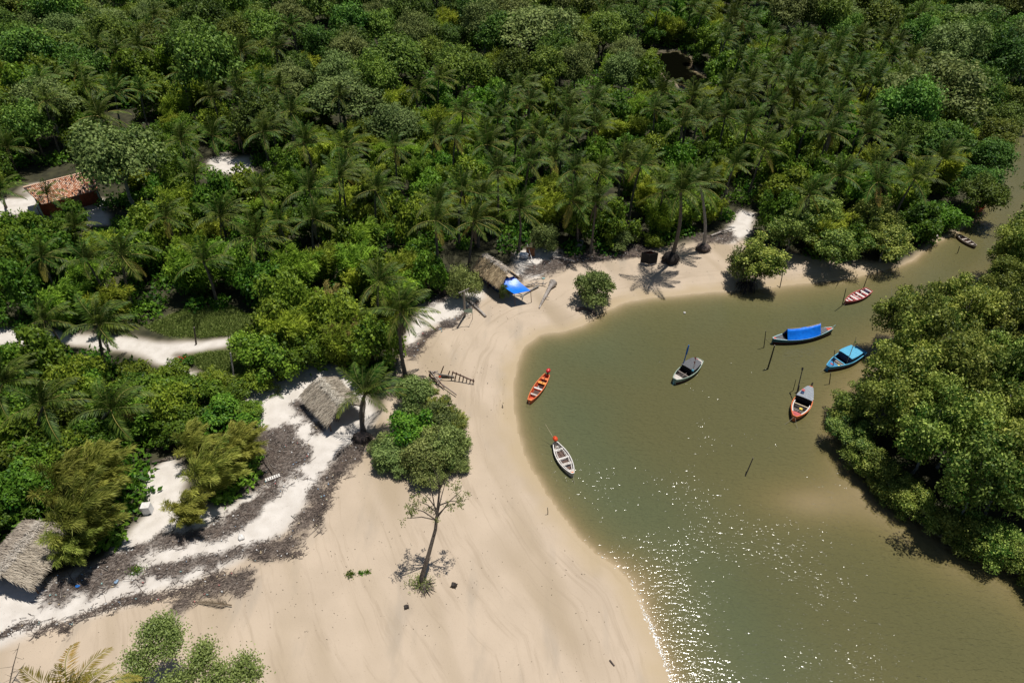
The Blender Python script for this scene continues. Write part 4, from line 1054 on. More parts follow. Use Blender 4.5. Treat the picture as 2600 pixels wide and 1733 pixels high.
# palms along the beach
def near_palm(label, hx, hy, bx, by, h=None, **kw):
    base = gb(bx, by)
    if h is None: h = 9
    heart = G(hx, hy, h + base.z)
    t = palm(label, 'palms beside the beach', heart, base, True, **kw); OCC.append((base.x, base.y, 1.2)); return t
near_palm('tall beach palm with brown hanging fronds above the white sand', 920, 715, 934, 880, height_over(920, 715, 934, 862), dead=7, nf=22, scale=1.0, r0=0.24, gather=0.7, young=0.92)
near_palm('wind-bent palm leaning beside the thatched hut on the white sand', 838, 905, 838, 1005, height_over(838, 905, 832, 985), dead=1, nf=19, scale=1.0, r0=0.24, bow=0.5, gather=0.85, young=0.8)
near_palm('leaning palm with exposed black root ball on the north beach', 1563, 438, 1540, 602, height_over(1563, 438, 1548, 618), nf=24, scale=1.12, r0=0.27, tmat=M_PTRUNK)
near_palm('grey-stemmed palm with root ball right of the black-rooted one', 1608, 425, 1613, 578, height_over(1608, 425, 1608, 572), nf=20, scale=1.0, r0=0.25, tmat=M_PTRUNKG)
near_palm('palm standing directly behind the thatched hut with blue awning', 1192, 480, 1190, 590, height_over(1192, 480, 1192, 588), nf=20, scale=1.05, tmat=M_PTRUNK)
near_palm('spreading palm at the beach edge left of the black net pen', 1317, 462, 1325, 575, height_over(1317, 462, 1320, 570), nf=22, scale=1.12)
near_palm('palm leaning behind the black-rooted beach palm', 1522, 440, 1500, 540, height_over(1522, 440, 1510, 545), nf=18, scale=0.95)
near_palm('small palm standing in front of the tiled roof', 108, 446, 122, 500, 4.6, nf=14, scale=0.72, r0=0.14)
near_palm('palm at the left edge beside the tiled house', 2, 438, 20, 490, 5.0, nf=16, scale=0.85)
near_palm('left of the two palms standing by the sand path', 100, 735, 150, 812, 4.6, nf=17, scale=0.85, r0=0.16, gather=0.8, young=0.88)
near_palm('right of the two palms by the sand path, with brown skirt', 225, 745, 255, 870, 6.4, nf=20, scale=1.0, dead=6, gather=0.8, young=0.88)
near_palm('wind-blown palm at lower left above the bamboo', 100, 930, 100, 1050, 5.8, nf=18, scale=1.02, gather=0.8, young=0.88)
near_palm('wind-blown palm with streaming fronds right of the lower left one', 255, 940, 232, 1020, 4.8, nf=18, scale=1.02, gather=0.8, young=0.88)
near_palm('palm cut by the left edge above the lower thicket', 8, 880, -10, 960, 5.0, nf=18, scale=1.0, gather=0.8, young=0.88)
near_palm('young palm half hidden in the bamboo below the tiled house', 172, 520, 172, 570, 4.6, nf=15, scale=0.8)
near_palm('yellow-fronded palm rising from below the bottom edge', 165, 1608, 150, 1850, 6.5, nf=16, scale=1.0, yellow=True)
# root balls of the two undercut palms
def root_ball(label, px, py, rx, rz_, mat, seed):
    b = gb(px, py); t = thing('root_ball', label, 'root ball', b)
    r = np.random.default_rng(seed); m = MB(); rows = []
    for i in range(10):
        th = math.pi * i / 9
        rows.append([Vector((math.sin(th) * math.cos(ph) * rx * (1 + .12 * math.sin(5 * ph + i)), math.sin(th) * math.sin(ph) * rx * (1 + .1 * math.cos(4 * ph)), 0.25 + math.cos(th) * rz_ * (0.8 if i > 5 else 1) + 0.3 * rz_)) for ph in np.linspace(0, 2 * math.pi, 17)])
    m.grid(rows); m.build('root_mass', mat, t)
    m2 = MB()
    for k in range(160):
        a = r.uniform(0, 6.28); z = r.uniform(0, 1); R0 = rx * (0.75 + 0.3 * r.random())
        p = Vector((math.cos(a) * R0 * 0.8, math.sin(a) * R0 * 0.8, 0.2 + z * rz_ * 1.1)); e = Vector((math.cos(a + r.normal() * .2) * R0 * 1.12, math.sin(a + r.normal() * .2) * R0 * 1.12, max(0.0, p.z - r.uniform(.2, .7))))
        m2.tube([p, (p + e) / 2 + Vector((0, 0, .08)), e], [0.03, 0.025, 0.012], 3, cap=False)
    stuff(m2.build('root_fibres', mat, t)); return t
root_ball('black root ball of the leaning palm beside the net pen', 1538, 606, 1.15, 0.85, M_ROOT, 1)
M_ROOTB = plain('brown_root', (0.13, 0.10, 0.085), (0.06, 0.045, 0.04), 8, 0.95, 0.3)
root_ball('brown root ball under the grey-stemmed palm', 1613, 581, 1.0, 0.5, M_ROOTB, 2)

# the lone thin tree on the sand
def lone_tree():
    base = gb(975, 1356)
    h = height_over(1000, 1140, 1015, 1312)
    t = thing('lone_tree', 'thin leaning tree with sparse crown alone on the open sand', 'tree', base)
    def at(ix, iy, gx_, gy_): 
        gx_ -= 42; gy_ -= 34; z = height_over(ix, iy, gx_, gy_); return G(ix, iy, z) - base
    pts = [Vector((0, 0, -0.3)), at(968, 1325, 992, 1380), at(985, 1270, 1012, 1362), at(1000, 1215, 1010, 1330), at(1006, 1160, 1018, 1312), at(1010, 1118, 1020, 1300)]
    m = MB(); m.tube(pts, [0.26, 0.2, 0.17, 0.14, 0.10, 0.06], 7)
    r = np.random.default_rng(9); ends = []
    for (ix, iy, gx_, gy_) in ((945, 1165, 965, 1330), (965, 1125, 975, 1300), (1045, 1155, 1055, 1320), (1060, 1125, 1060, 1290), (985, 1095, 990, 1285), (1000, 1185, 985, 1325), (935, 1190, 950, 1345), (1025, 1100, 1035, 1290), (1062, 1150, 1075, 1320), (960, 1150, 985, 1315)):
        e = at(ix, iy, gx_, gy_); f = pts[4].lerp(pts[3], r.random() * 0.7)
        m.tube([f, f.lerp(e, 0.5) + Vector((0, 0, .3)), e], [0.06, 0.045, 0.02], 5); ends.append(e)
    for k in range(14):
        e = pts[5] + Vector((r.normal() * .35, r.normal() * .35, r.uniform(0.7, 1.9))); m.tube([pts[5] - Vector((0, 0, .3)), e], [0.03, 0.008], 4)
    m.build('trunk', M_BARK, t)
    C = []
    for e in ends: C.append(np.array(e) + np.vstack([np.array(f0_)[None] + r.normal(size=(24, 3)) * [.14, .14, .09] for f0_ in [np.array(e) + r.normal(size=3) * [.42, .42, .25] for _ in range(5)]]) - np.array(e))
    C = np.vstack(C); n = len(C)
    me = leaf_mesh('crown', C, r.normal(size=(n, 3)), r.normal(size=(n, 3)) * .6 + [0, 0, 1], r.uniform(.12, .2, n), 0.09, np.clip(.5 + .25 * r.normal(size=n), 0, 1), M_SHOR)
    mkobj('crown', me, t)
    m3 = MB()
    for k in range(60):
        a = r.uniform(0, 6.28); d = r.uniform(.5, 1.3)
        m3.tube([(0, 0, .35), (math.cos(a) * d * .5, math.sin(a) * d * .5, .18), (math.cos(a) * d, math.sin(a) * d, -.05)], [0.04, 0.03, 0.012], 4, cap=False)
    m3.build('roots', M_BARK, t)
    n = 500; C = r.normal(size=(n, 3)) * [.55, .35, .22] + [-.3, .2, .35]
    mkobj('sucker_leaves', leaf_mesh('sucker_leaves', C, r.normal(size=(n, 3)), r.normal(size=(n, 3)) * .6 + [0, 0, 1], .14, .07, np.clip(.4 + .25 * r.normal(size=n), 0, 1), M_SHOR), t)
lone_tree()
# young trees whose tops reach into the bottom left corner
def young_tree(label, clumps, bx, by, seed, h):
    base = G(bx, by); base.z = 0.4
    t = thing('young_tree', label, 'tree', base); r = np.random.default_rng(seed); m = MB(); C = []
    cs = [G(x, y, h + dz) - base for x, y, dz in clumps]
    top = sum(cs, Vector()) / len(cs); fork = Vector((top.x * .5, top.y * .5, top.z * .55))
    m.tube([(0, 0, -.3), fork * .5, fork], [.16, .12, .09], 6)
    for c in cs:
        m.tube([fork, fork.lerp(c, .5) + Vector((0, 0, .15)), c], [.06, .04, .015], 5)
        for _ in range(5):
            p = fork.lerp(c, r.uniform(.5, 1)); m.tube([p, p + Vector(r.normal(size=3)) * .35 + Vector((0, 0, .2))], [.018, .006], 4)
        C.append(np.array(c) + r.normal(size=(820, 3)) * [.40, .40, .30])
    m.build('trunk', M_BARKG, t); C = np.vstack(C); n = len(C)
    mkobj('crown', leaf_mesh('crown', C, r.normal(size=(n, 3)), r.normal(size=(n, 3)) * .7 + [0, 0, 1], r.uniform(.13, .22, n), .10, np.clip(.6 + .25 * r.normal(size=n), 0, 1), M_YOUNG), t)
M_YOUNG = leafmat('young_leaf', (0.10, 0.16, 0.03), (0.36, 0.44, 0.13), 0.3, 0.45, 0.35, 0.1, 0.01)
young_tree('young light green tree with twiggy stem at the bottom left', [(375, 1430, 0), (340, 1455, 0), (400, 1460, -.3), (350, 1490, -.5), (310, 1510, -.6), (390, 1490, -.6), (330, 1540, -1.2), (300, 1560, -1.4), (355, 1440, .2), (385, 1445, 0)], 285, 1640, 5, 6.0)
young_tree('light green tree top cut by the bottom edge, right of another', [(470, 1490, 0), (455, 1525, -.2), (500, 1540, -.4), (560, 1520, -.2), (545, 1550, -.5), (430, 1550, -.6), (480, 1570, -.8), (580, 1545, -.6), (390, 1570, -1), (520, 1575, -.8), (465, 1505, 0)], 470, 1720, 6, 6.0)
m = MB(); r = np.random.default_rng(8); b0 = gb(28, 1600)
tw = thing('bare_sapling', 'leafless twiggy sapling at the bottom left corner', 'sapling', b0)
tops = G(45, 1475, 3.2) - b0
m.tube([(0, 0, -.2), tops * .5, tops], [.05, .04, .012], 5)
for k in range(9):
    p = tops * r.uniform(.3, .95); m.tube([p, p + Vector((r.normal() * .6, r.normal() * .4, r.uniform(.2, .9)))], [.02, .006], 4)
m.build('stem', M_BARK, tw)

# grass tufts on the open ground left of the vine mound
def grass():
    r = np.random.default_rng(12); C = []
    for P in (GRASS, GRASS2):
        lo, hi = P.min(0), P.max(0); p = r.uniform(lo, hi, (22000, 2)); p = p[sdist(P, p[:, 0], p[:, 1]) > 0.2]; C.append(p)
    p = np.vstack(C); n = len(p); z = np.array([gz(x, y) for x, y in p])
    me = leaf_mesh('grass', np.column_stack([p, z]), r.normal(size=(n, 3)) * .8 + [0.3, 0, .8], r.normal(size=(n, 3)) + [0, 0, .5], r.uniform(.2, .5, n), .09, np.clip(r.normal(.5, .25, n), 0, 1), M_GRASS)
    tag(mkobj('grass', me), 'rough green grass and creepers on the clearing by the path', 'grass', kind='stuff')
M_GRASS = leafmat('grass_blade', (0.09, 0.15, 0.025), (0.36, 0.43, 0.12), 0.3, 0.6, 0.2, 0, 0)
grass()
fl = thing('flowering_shrub', 'low shrub with red flowers beside the sand path', 'shrub', gb(432, 855))
me, cc, rad = blob_crown('foliage', 400, 1.0, .7, 12, 1400, .2, .11, M_BUSH, zlow=-.2); mkobj('foliage', me, fl, (0, 0, .55))
mfl = MB()
for k in range(22):
    p = Vector((r.uniform(-.8, .3), r.uniform(-.6, .5), r.uniform(.9, 1.25))); mfl.box(p, (.13, .13, .08), Matrix.Rotation(r.uniform(0, 3), 3, 'Z'), taper=.5)
mfl.build('flowers', M_FLOWER, fl)
for k, (px, py, s, lab) in enumerate(((808, 1332, .55, 'small green seedling tuft alone on the sand, left of the thin tree'), (833, 1328, .32, 'tiny green sprout between the tuft and the thin tree'), (848, 1325, .28, 'tiniest green sprout beside the other sprout on the sand'), (322, 1325, .7, 'green creeper patch on the white sand beside the wrack'))):
    t = thing('sand_sprout', lab, 'plant', gb(px, py), 0, 'sprouts on the sand')
    n = int(260 * s); C = r.normal(size=(n, 3)) * [.4 * s, .3 * s, .1 * s] + [0, 0, .14 * s]
    mkobj('leaves', leaf_mesh('leaves', C, r.normal(size=(n, 3)) + [0, 0, .6], r.normal(size=(n, 3)), .2, .08, np.clip(r.normal(.45, .25, n), 0, 1), M_BUSH), t)
    mm = MB()
    for q_ in range(4): mm.tube([(0, 0, -.05), (r.normal() * .2 * s, r.normal() * .2 * s, .2 * s)], [.012, .006], 4)
    mm.build('stems', M_BARK, t)
cs_ = thing('coconut_seedling', 'coconut seedling with upright leaves on the white sand by the hut', 'palm tree', gb(643, 915))
for k in range(6):
    o = mkobj('frond', FROND['near', 1 if k < 4 else 3, 1 if k % 2 else -1], cs_, (0, 0, 0.05), (0, 0, k * 1.05)); o.scale = (.3,) * 3

# ------------------------------------------------------------------ thatched huts
def thatch(parent, a0, a1, e0, e1, n, seed, mat=M_THATCH, lift=0.09):
    """one roof slope from ridge a0-a1 down to eave e0-e1: solid bed and straw laid over it (hut coordinates)"""
    r = np.random.default_rng(seed); a0, a1, e0, e1 = map(np.array, (a0, a1, e0, e1))
    nrm = np.cross(a1 - a0, e0 - a0).astype(float); nrm /= np.linalg.norm(nrm)
    if nrm[2] < 0: nrm = -nrm
    m = MB(); rows = []
    for i in range(7):
        t = i / 6
        rows.append([Vector(a0 + (a1 - a0) * s + ((e0 + (e1 - e0) * s) - (a0 + (a1 - a0) * s)) * t + nrm * 0.05 * math.sin(9 * s + 4 * t)) for s in np.linspace(0, 1, 9)])
    m.grid(rows)
    m.grid([[v - Vector(nrm) * .12 for v in rw] for rw in rows])
    sl = m.build('roof_slope', M_THATCHB, parent)
    s, t = r.random(n), r.random(n) ** 0.8
    s = s * 1.06 - .03; t = t * 1.0
    base = a0 + np.outer(s, a1 - a0); end = e0 + np.outer(s, e1 - e0)
    C = base + (end - base) * (t * 0.93)[:, None] + nrm * (lift * (.4 + r.random((n, 1)) * .9))
    D = (end - base) / np.linalg.norm(end - base, axis=1, keepdims=True) + r.normal(size=(n, 3)) * .16 - np.array([0, 0, .05])
    N = nrm + r.normal(size=(n, 3)) * .35
    me = leaf_mesh('thatch', C, D, N, r.uniform(.35, .8, n), r.uniform(.035, .07, n), np.clip(.45 + .25 * r.normal(size=n) + .12 * np.sin(s * 23) , 0, 1), mat)
    stuff(mkobj('thatch', me, sl))
def hut(label, ridge0, ridge1, eaveL0, eaveL1, eaveR0, eaveR1, seed, posts=(0.06, 0.5, 0.94), n=3600, ridge_light=True, pmat=M_WOOD, cat='hut', straw=None):
    """corner points in world space; posts under both eaves"""
    b = (ridge0 + ridge1) / 2; b.z = gz(b.x, b.y)
    t = thing('thatched_hut', label, cat, b)
    L = lambda v: v - b
    thatch(t, L(ridge0), L(ridge1), L(eaveL0), L(eaveL1), n, seed, straw or M_THATCH)
    thatch(t, L(ridge0), L(ridge1), L(eaveR0), L(eaveR1), n, seed + 1, straw or M_THATCH)
    r = np.random.default_rng(seed + 5); nn = 700
    s = r.random(nn); C = np.array(L(ridge0)) + np.outer(s, np.array(ridge1 - ridge0)) + r.normal(size=(nn, 3)) * [.07, .07, .03] + [0, 0, .13]
    side = np.array(((eaveL0 - ridge0).normalized())); side2 = np.array((eaveR0 - ridge0).normalized())
    sg = r.random(nn) < .5
    D = np.where(sg[:, None], side, side2) + r.normal(size=(nn, 3)) * .45
    stuff(mkobj('ridge_cap', leaf_mesh('ridge_cap', C, D, r.normal(size=(nn, 3)) * .4 + [0, 0, 1], r.uniform(.3, .75, nn), .05, np.clip(r.normal(.5, .25, nn), 0, 1), M_THATCHW if ridge_light else M_THATCH), t))
    for (e0, e1) in ((eaveL0, eaveL1), (eaveR0, eaveR1)):
        for f in posts:
            p = e0.lerp(e1, f); p = p.lerp(ridge0.lerp(ridge1, f), 0.12)
            q_ = L(p); q_.z -= .12; foot = Vector((q_.x, q_.y, gz(p.x, p.y) - b.z - .2))
            m = MB(); m.tube([foot, (foot + q_) / 2 + Vector((.03, .02, 0)), q_], [.07, .06, .055], 6); m.build('post', pmat, t)
        m = MB(); m.tube([L(e0.lerp(ridge0, .12)) - Vector((0, 0, .14)), L(e1.lerp(ridge1, .12)) - Vector((0, 0, .14))], .05, 5); m.build('beam', pmat, t)
    m = MB(); m.tube([L(ridge0) - Vector((0, 0, .16)), L(ridge1) - Vector((0, 0, .16))], .06, 5); m.build('ridge_pole', pmat, t)
    return t
def frame_from(c, yaw, half_len, half_w, eave, ridge, over=0.0):
    """corner points of a gable roof round c"""
    ax = Vector((math.cos(yaw), math.sin(yaw), 0)); sx = Vector((-ax.y, ax.x, 0)); z = gz(c.x, c.y); c = Vector((c.x, c.y, z))
    return (c - ax * half_len * .9 + Vector((0, 0, ridge)), c + ax * half_len * .9 + Vector((0, 0, ridge)), c - ax * half_len + sx * half_w + Vector((0, 0, eave)), c + ax * half_len + sx * half_w + Vector((0, 0, eave)),
            c - ax * half_len - sx * half_w + Vector((0, 0, eave)), c + ax * half_len - sx * half_w + Vector((0, 0, eave)))
def yaw_of(p0, p1): d = p1 - p0; return math.atan2(d.y, d.x)
EZ, RZ = 1.45, 2.85
r0, r1 = S(803, 961, RZ + .5), S(876, 1035, RZ + .5); e0, e1 = S(760, 1015, EZ + .5), S(829.5, 1093, EZ + .5)
yw = yaw_of(r1, r0); ax = Vector((math.cos(yw), math.sin(yw), 0)); mid = (r0 + r1) / 2
hw1 = abs((((e0 + e1) / 2) - mid).to_2d().cross(ax.to_2d())); hl1 = (r1 - r0).length / 2 / .9
print('HUT1', yw, hl1, hw1, mid)
hut('grey thatched gable hut on the white sand beside a bent palm', *frame_from(mid, yw, hl1 * .86, hw1 * .84, EZ, RZ), 501, n=4200)
stl = thing('wooden_stool', 'small wooden stool in the shade of the grey thatched hut', 'stool', gb(779, 978))
m = MB(); m.tube([(0, 0, .42), (0, 0, .46)], .2, 10); m.build('seat', M_PLANK, stl)
for a in (0.6, 2.2, 3.7, 5.3):
    m = MB(); m.tube([(.13 * math.cos(a), .13 * math.sin(a), .42), (.2 * math.cos(a), .2 * math.sin(a), 0)], .025, 5); m.build('leg', M_WOOD, stl)
# hut with the blue awning
hs = .1148
T = lambda x, y, z: S(1180 + x * hs, 620 + y * hs, z + .6)
r0, r1 = T(420, 200, 3.6), T(960, 570, 3.6); e0, e1 = T(310, 500, 1.9), T(590, 900, 1.9)
yw = yaw_of(r1, r0); ax = Vector((math.cos(yw), math.sin(yw), 0)); mid = (r0 + r1) / 2
hw2 = abs((((e0 + e1) / 2) - mid).to_2d().cross(ax.to_2d())); hl2 = (r1 - r0).length / 2 / .9
print('HUT2', yw, hl2, hw2, mid)
h2 = hut('straw-coloured thatched hut with blue awning on the north beach', *frame_from(mid, yw, hl2, hw2, 1.9, 3.6), 521, n=4200, pmat=M_MAROON, straw=M_STRAW)
# its boarded inner wall
m = MB(); sxv = Vector((-ax.y, ax.x, 0)); m.box((0, 0, .85), (hl2 * 1.2, hw2 * 1.1, 1.7), Matrix.Rotation(yw, 3, 'Z')); m.build('inner_wall', M_NAVY, h2)
# blue awning on poles
aw = [T(740, 815, 2.3), T(1085, 705, 2.3), T(1390, 965, 1.75), T(1030, 1045, 1.75)]
aw[2] = aw[1].lerp(aw[2], 1.22); aw[3] = aw[0].lerp(aw[3], 1.22); ab = sum(aw, Vector()) / 4; ab.z = gz(ab.x, ab.y)
at_ = thing('blue_awning', 'bright blue tarpaulin awning stretched from the straw-coloured hut', 'awning', ab)
m = MB(); rows = []
for i in range(9):
    u_ = i / 8; rows.append([(aw[0].lerp(aw[1], v_)).lerp(aw[3].lerp(aw[2], v_), u_) - ab - Vector((0, 0, .28 * math.sin(math.pi * u_) * (0.5 + .5 * math.sin(math.pi * v_)))) for v_ in np.linspace(0, 1, 9)])
m.grid(rows); m.grid([[v - Vector((0, 0, .015)) for v in rw] for rw in rows]); m.build('tarpaulin', M_TARP, at_)
for p in (aw[2], aw[3]):
    q_ = p - ab; m = MB(); m.tube([(q_.x + .15, q_.y + .1, gz(p.x, p.y) - ab.z - .2), q_ * 1.0], [.045, .035], 5); m.build('pole', M_WOOD, at_)
# hut at the left edge, cut by the frame
hut('pale thatched roof at the left edge half outside the view', *frame_from(G(62, 1272, 2.4), R_(80), 2.7, 2.5, 1.5, 2.5), 541, n=5200)

# ------------------------------------------------------------------ tiled house
HS = .0935
Hh = lambda x, y, z: S(40 + x * HS, 420 + y * HS, z + .8)
R0, R1 = Hh(260, 620, 4.4), Hh(2050, 175, 4.4); E0 = Hh(850, 1060, 2.7)
hy = yaw_of(R0, R1); hax = Vector((math.cos(hy), math.sin(hy), 0)); hsx = Vector((hax.y, -hax.x, 0))
HL = (R1 - R0).length; HW = (E0 - R0).to_2d().dot(hsx.to_2d())
hb = R0.copy(); hb.z = gz(R0.x, R0.y)
print('HOUSE', HL, HW, hy)
HW = max(2.5, min(HW, 4.5))
house = thing('tiled_house', 'small house with orange clay tile roof behind a large dark tree', 'house', hb, hy)
RZH, EZH = 4.4, 2.75
def hbox(name, c, size, mat, parent=house, rot=None):
    m = MB(); m.box(c, size, rot); return m.build(name, mat, parent)
hbox('gable_wall', (0.55, -HW * .42, 1.35), (.16, HW * .78, 2.7), M_WALLG)
hbox('gable_wall', (0.55, HW * .42, 1.35), (.16, HW * .78, 2.7), M_WALLG)
hbox('gable_wall', (HL - .5, 0, 1.35), (.16, HW * 1.6, 2.7), M_WALLG)
hbox('front_wall', (HL / 2, -HW * .5, 1.2), (HL - 1.2, .14, 2.4), M_WALLR)
hbox('back_wall', (HL / 2, HW * .8, 1.3), (HL - 1.2, .14, 2.6), M_WALLG)
dr_ = hbox('door', (HL * .62, -HW * .5 - .09, 1.0), (.9, .05, 2.0), M_WOOD)
hbox('door_handle', (.33, -.05, 0), (.08, .05, .08), M_BLACK, dr_)   # placed in the door's own space below
dr_.children[0].location = (HL * .62, -HW * .5 - .09, 1.0)
wf = hbox('window', (HL * .32, -HW * .5 - .09, 1.4), (.9, .05, .8), M_DARKIN)
hbox('window_frame', (HL * .32, -HW * .5 - .12, 1.83), (1.0, .06, .08), M_PLANK, wf)
for x in (0.3, HL * .5, HL - .4): hbox('veranda_post', (x, -HW + .25, 1.28), (.12, .12, 2.56), M_WOOD)
for sg, nm_ in ((-1, 'front_roof'), (1, 'back_roof')):
    m = MB(); rise = RZH - EZH
    a, b_, c_, d_ = Vector((-.2, 0, RZH)), Vector((HL + .2, 0, RZH)), Vector((HL + .2, sg * HW, EZH)), Vector((-.2, sg * HW, EZH))
    if sg < 0: d_ = Vector((1.0, sg * HW, EZH)); c_ = Vector((HL - .3, sg * HW, EZH))
    dn = Vector((0, 0, .1)); m.add([a, b_, c_, d_, a - dn, b_ - dn, c_ - dn, d_ - dn], [(0, 1, 2, 3), (7, 6, 5, 4), (0, 3, 7, 4), (3, 2, 6, 7), (2, 1, 5, 6)])
    rf = m.build(nm_, M_TILED, house)
    # half-round clay tiles in overlapping courses
    m = MB(); r = np.random.default_rng(60 + sg); ncol = int(HL / .21); nrow = 12
    sl = (d_ - a); 
    for c in range(ncol):
        f = (c + .5) / ncol; top = a.lerp(b_, f); bot = d_.lerp(c_, f); up = Vector((0, -sg * 0 + 0, 1))
        along = (bot - top); ln = along.length; along.normalize(); lat = Vector((1, 0, 0)); nrm = lat.cross(along); nrm = nrm if nrm.z > 0 else -nrm
        for k in range(nrow):
            if r.random() < .012: continue
            p0 = top + along * (ln * k / nrow); p1 = top + along * (ln * (k + 1.12) / nrow)
            w0, w1 = .075, .09; j = r.normal() * .008; hgt = .075
            vs_ = []
            for p, w in ((p0, w0), (p1, w1)):
                o = .012 if p is p0 else .03
                vs_ += [p - lat * w + nrm * o, p - lat * w * .55 + nrm * (o + hgt) + lat * j, p + lat * w * .55 + nrm * (o + hgt) + lat * j, p + lat * w + nrm * o]
            mi = 2 if r.random() < .07 + .25 * (vnoise(np.array([c * 1.0]), np.array([k * 1.0]), 3.0, 5)[0] > .78) else (1 if r.random() < .5 else 0)
            m.add(vs_, [(0, 1, 5, 4), (1, 2, 6, 5), (2, 3, 7, 6), (4, 5, 6, 7)], mi)
    stuff(m.build('roof_tiles', [M_TILE, M_TILEL, M_TILED], rf))
m = MB()
for k in range(int(HL / .35)):
    m.tube([(-.2 + k * .35, 0, RZH + .05), (.2 + k * .35, 0, RZH + .07)], [.11, .13], 7)
stuff(m.build('ridge_tiles', M_TILEL, house))

# ------------------------------------------------------------------ boats
def hull_lines(L, B, stern_w, bow_w, free, bow_up, stern_up, ns=18, mid=.45, powb=2.2):
    """stations from stern (0) to bow (1): x, half beam, sheer height"""
    out = []
    for i in range(ns + 1):
        s = i / ns
        b = stern_w + (1 - stern_w) * math.sin(math.pi / 2 * min(1, s / mid)) if s < mid else 1 - (1 - bow_w) * ((s - mid) / (1 - mid)) ** powb
        z = free + bow_up * max(0, (s - mid) / (1 - mid)) ** 2 + stern_up * max(0, (mid - s) / mid) ** 2
        out.append(((s - .5) * L, B / 2 * b, z))
    return out
class Boat:
    def __init__(s, label, bow, stern, beam, free, outer, inner, rail, bow_w=.12, stern_w=.6, bow_up=.25, stern_up=.1, z=.4, floor=.08, mid=.45, lower=None, powb=2.2, name='fishing_boat'):
        bw, st = S(*bow, z), S(*stern, z); d = bw - st
        s.L = d.length; s.B = beam; c = (bw + st) / 2; c.z = 0
        s.t = thing(name, label, 'boat', c, math.atan2(d.y, d.x), 'boats moored in the creek')
        s.ln = hull_lines(s.L, beam, stern_w, bow_w, free, bow_up, stern_up, mid=mid, powb=powb); s.floor = floor
        def sect(sg, inn):
            rows = []
            for i, (x, b, h) in enumerate(s.ln):
                if inn:
                    b = max(b - .05, .01); k = max(floor, h * .25 if i >= len(s.ln) - 2 else floor)
                    rows.append([Vector((x, 0, k)), Vector((x, sg * b * .72, k + .01)), Vector((x, sg * b * .9, (k + h) / 2)), Vector((x, sg * b, h - .005))])
                else:
                    rows.append([Vector((x, 0, -.22)), Vector((x, sg * b * .7, -.2)), Vector((x, sg * b * .9, .02)), Vector((x, sg * b * .96, h * .45)), Vector((x, sg * b, h))])
            return rows
        m = MB(); mi = MB()
        for sg in (-1, 1):
            rows = sect(sg, False)
            # two-tone: painted topside over the darker lower strakes
            m.grid([rw[:4] for rw in rows], 1 if lower else 0); m.grid([rw[3:] for rw in rows], 0); mi.grid(sect(sg, True))
        for i in (0, len(s.ln) - 1):
            x, b, h = s.ln[i]
            m.add([(x, -b, h), (x, b, h), (x, b * .9, .0), (x, b * .7, -.2), (x, -b * .7, -.2), (x, -b * .9, .0)], [(0, 1, 2, 3, 4, 5)])
            xi = x + (.04 if i == 0 else -.04)
            mi.add([(xi, -b + .04, h), (xi, b - .04, h), (xi, b * .7, floor), (xi, -b * .7, floor)], [(0, 1, 2, 3)])
        m.build('hull', [outer, lower or outer], s.t); mi.build('lining', inner, s.t)
        m = MB()
        for sg in (-1, 1):
            pts = [(x, sg * b, h) for x, b, h in s.ln]
            for p, q_ in zip(pts[:-1], pts[1:]): m.beam(Vector(p) + Vector((-.006, 0, .012)), Vector(q_) + Vector((.006, 0, .012)), .085, .05)
        x, b, h = s.ln[0]; m.beam((x, -b, h + .012), (x, b, h + .012), .07, .048)
        x, b, h = s.ln[-1]; m.beam((x, -b - .02, h + .012), (x, b + .02, h + .012), .08, .048)
        m.build('gunwale', rail, s.t)
    def at(s, f):
        g = f * (len(s.ln) - 1); i = min(int(g), len(s.ln) - 2); w = g - i; a, b = s.ln[i], s.ln[i + 1]
        return tuple(a[k] + (b[k] - a[k]) * w for k in range(3))
    def thwart(s, f, w, mat, dz=-.08, name='thwart'):
        x, b, h = s.at(f); m = MB(); m.box((x, 0, h + dz), (w, 2 * b - .06, .04)); return m.build(name, mat, s.t)
    def deck(s, f0, f1, mat, dz=-.02, name='deck', n=6, camber=0.03):
        m = MB(); rows = []
        for i in range(n + 1):
            x, b, h = s.at(f0 + (f1 - f0) * i / n); b -= .03
            rows.append([Vector((x, y * b, h + dz + camber * (1 - y * y))) for y in (-1, -.5, 0, .5, 1)])
        m.grid(rows); m.grid([[v - Vector((0, 0, .03)) for v in rw] for rw in rows])
        for rw in (rows[0], rows[-1]): m.grid([rw, [v - Vector((0, 0, .03)) for v in rw]])
        return m.build(name, mat, s.t)
    def floorboards(s, f0, f1, n, mat):
        for i in range(n):
            x, b, h = s.at(f0 + (f1 - f0) * (i + .5) / n); m = MB(); w = (f1 - f0) / n * s.L * .8
            m.box((x, 0, s.floor + .035), (w, b * 1.35, .025)); m.build('floorboard', mat, s.t)
    def ribs(s, f0, f1, n, mat):
        for i in range(n):
            x, b, h = s.at(f0 + (f1 - f0) * i / (n - 1))
            for sg in (-1, 1):
                m = MB(); m.beam((x, sg * b * .7, s.floor + .02), (x, sg * (b - .07), h - .05), .05, .05, up=(1, 0, 0)); m.build('rib', mat, s.t)
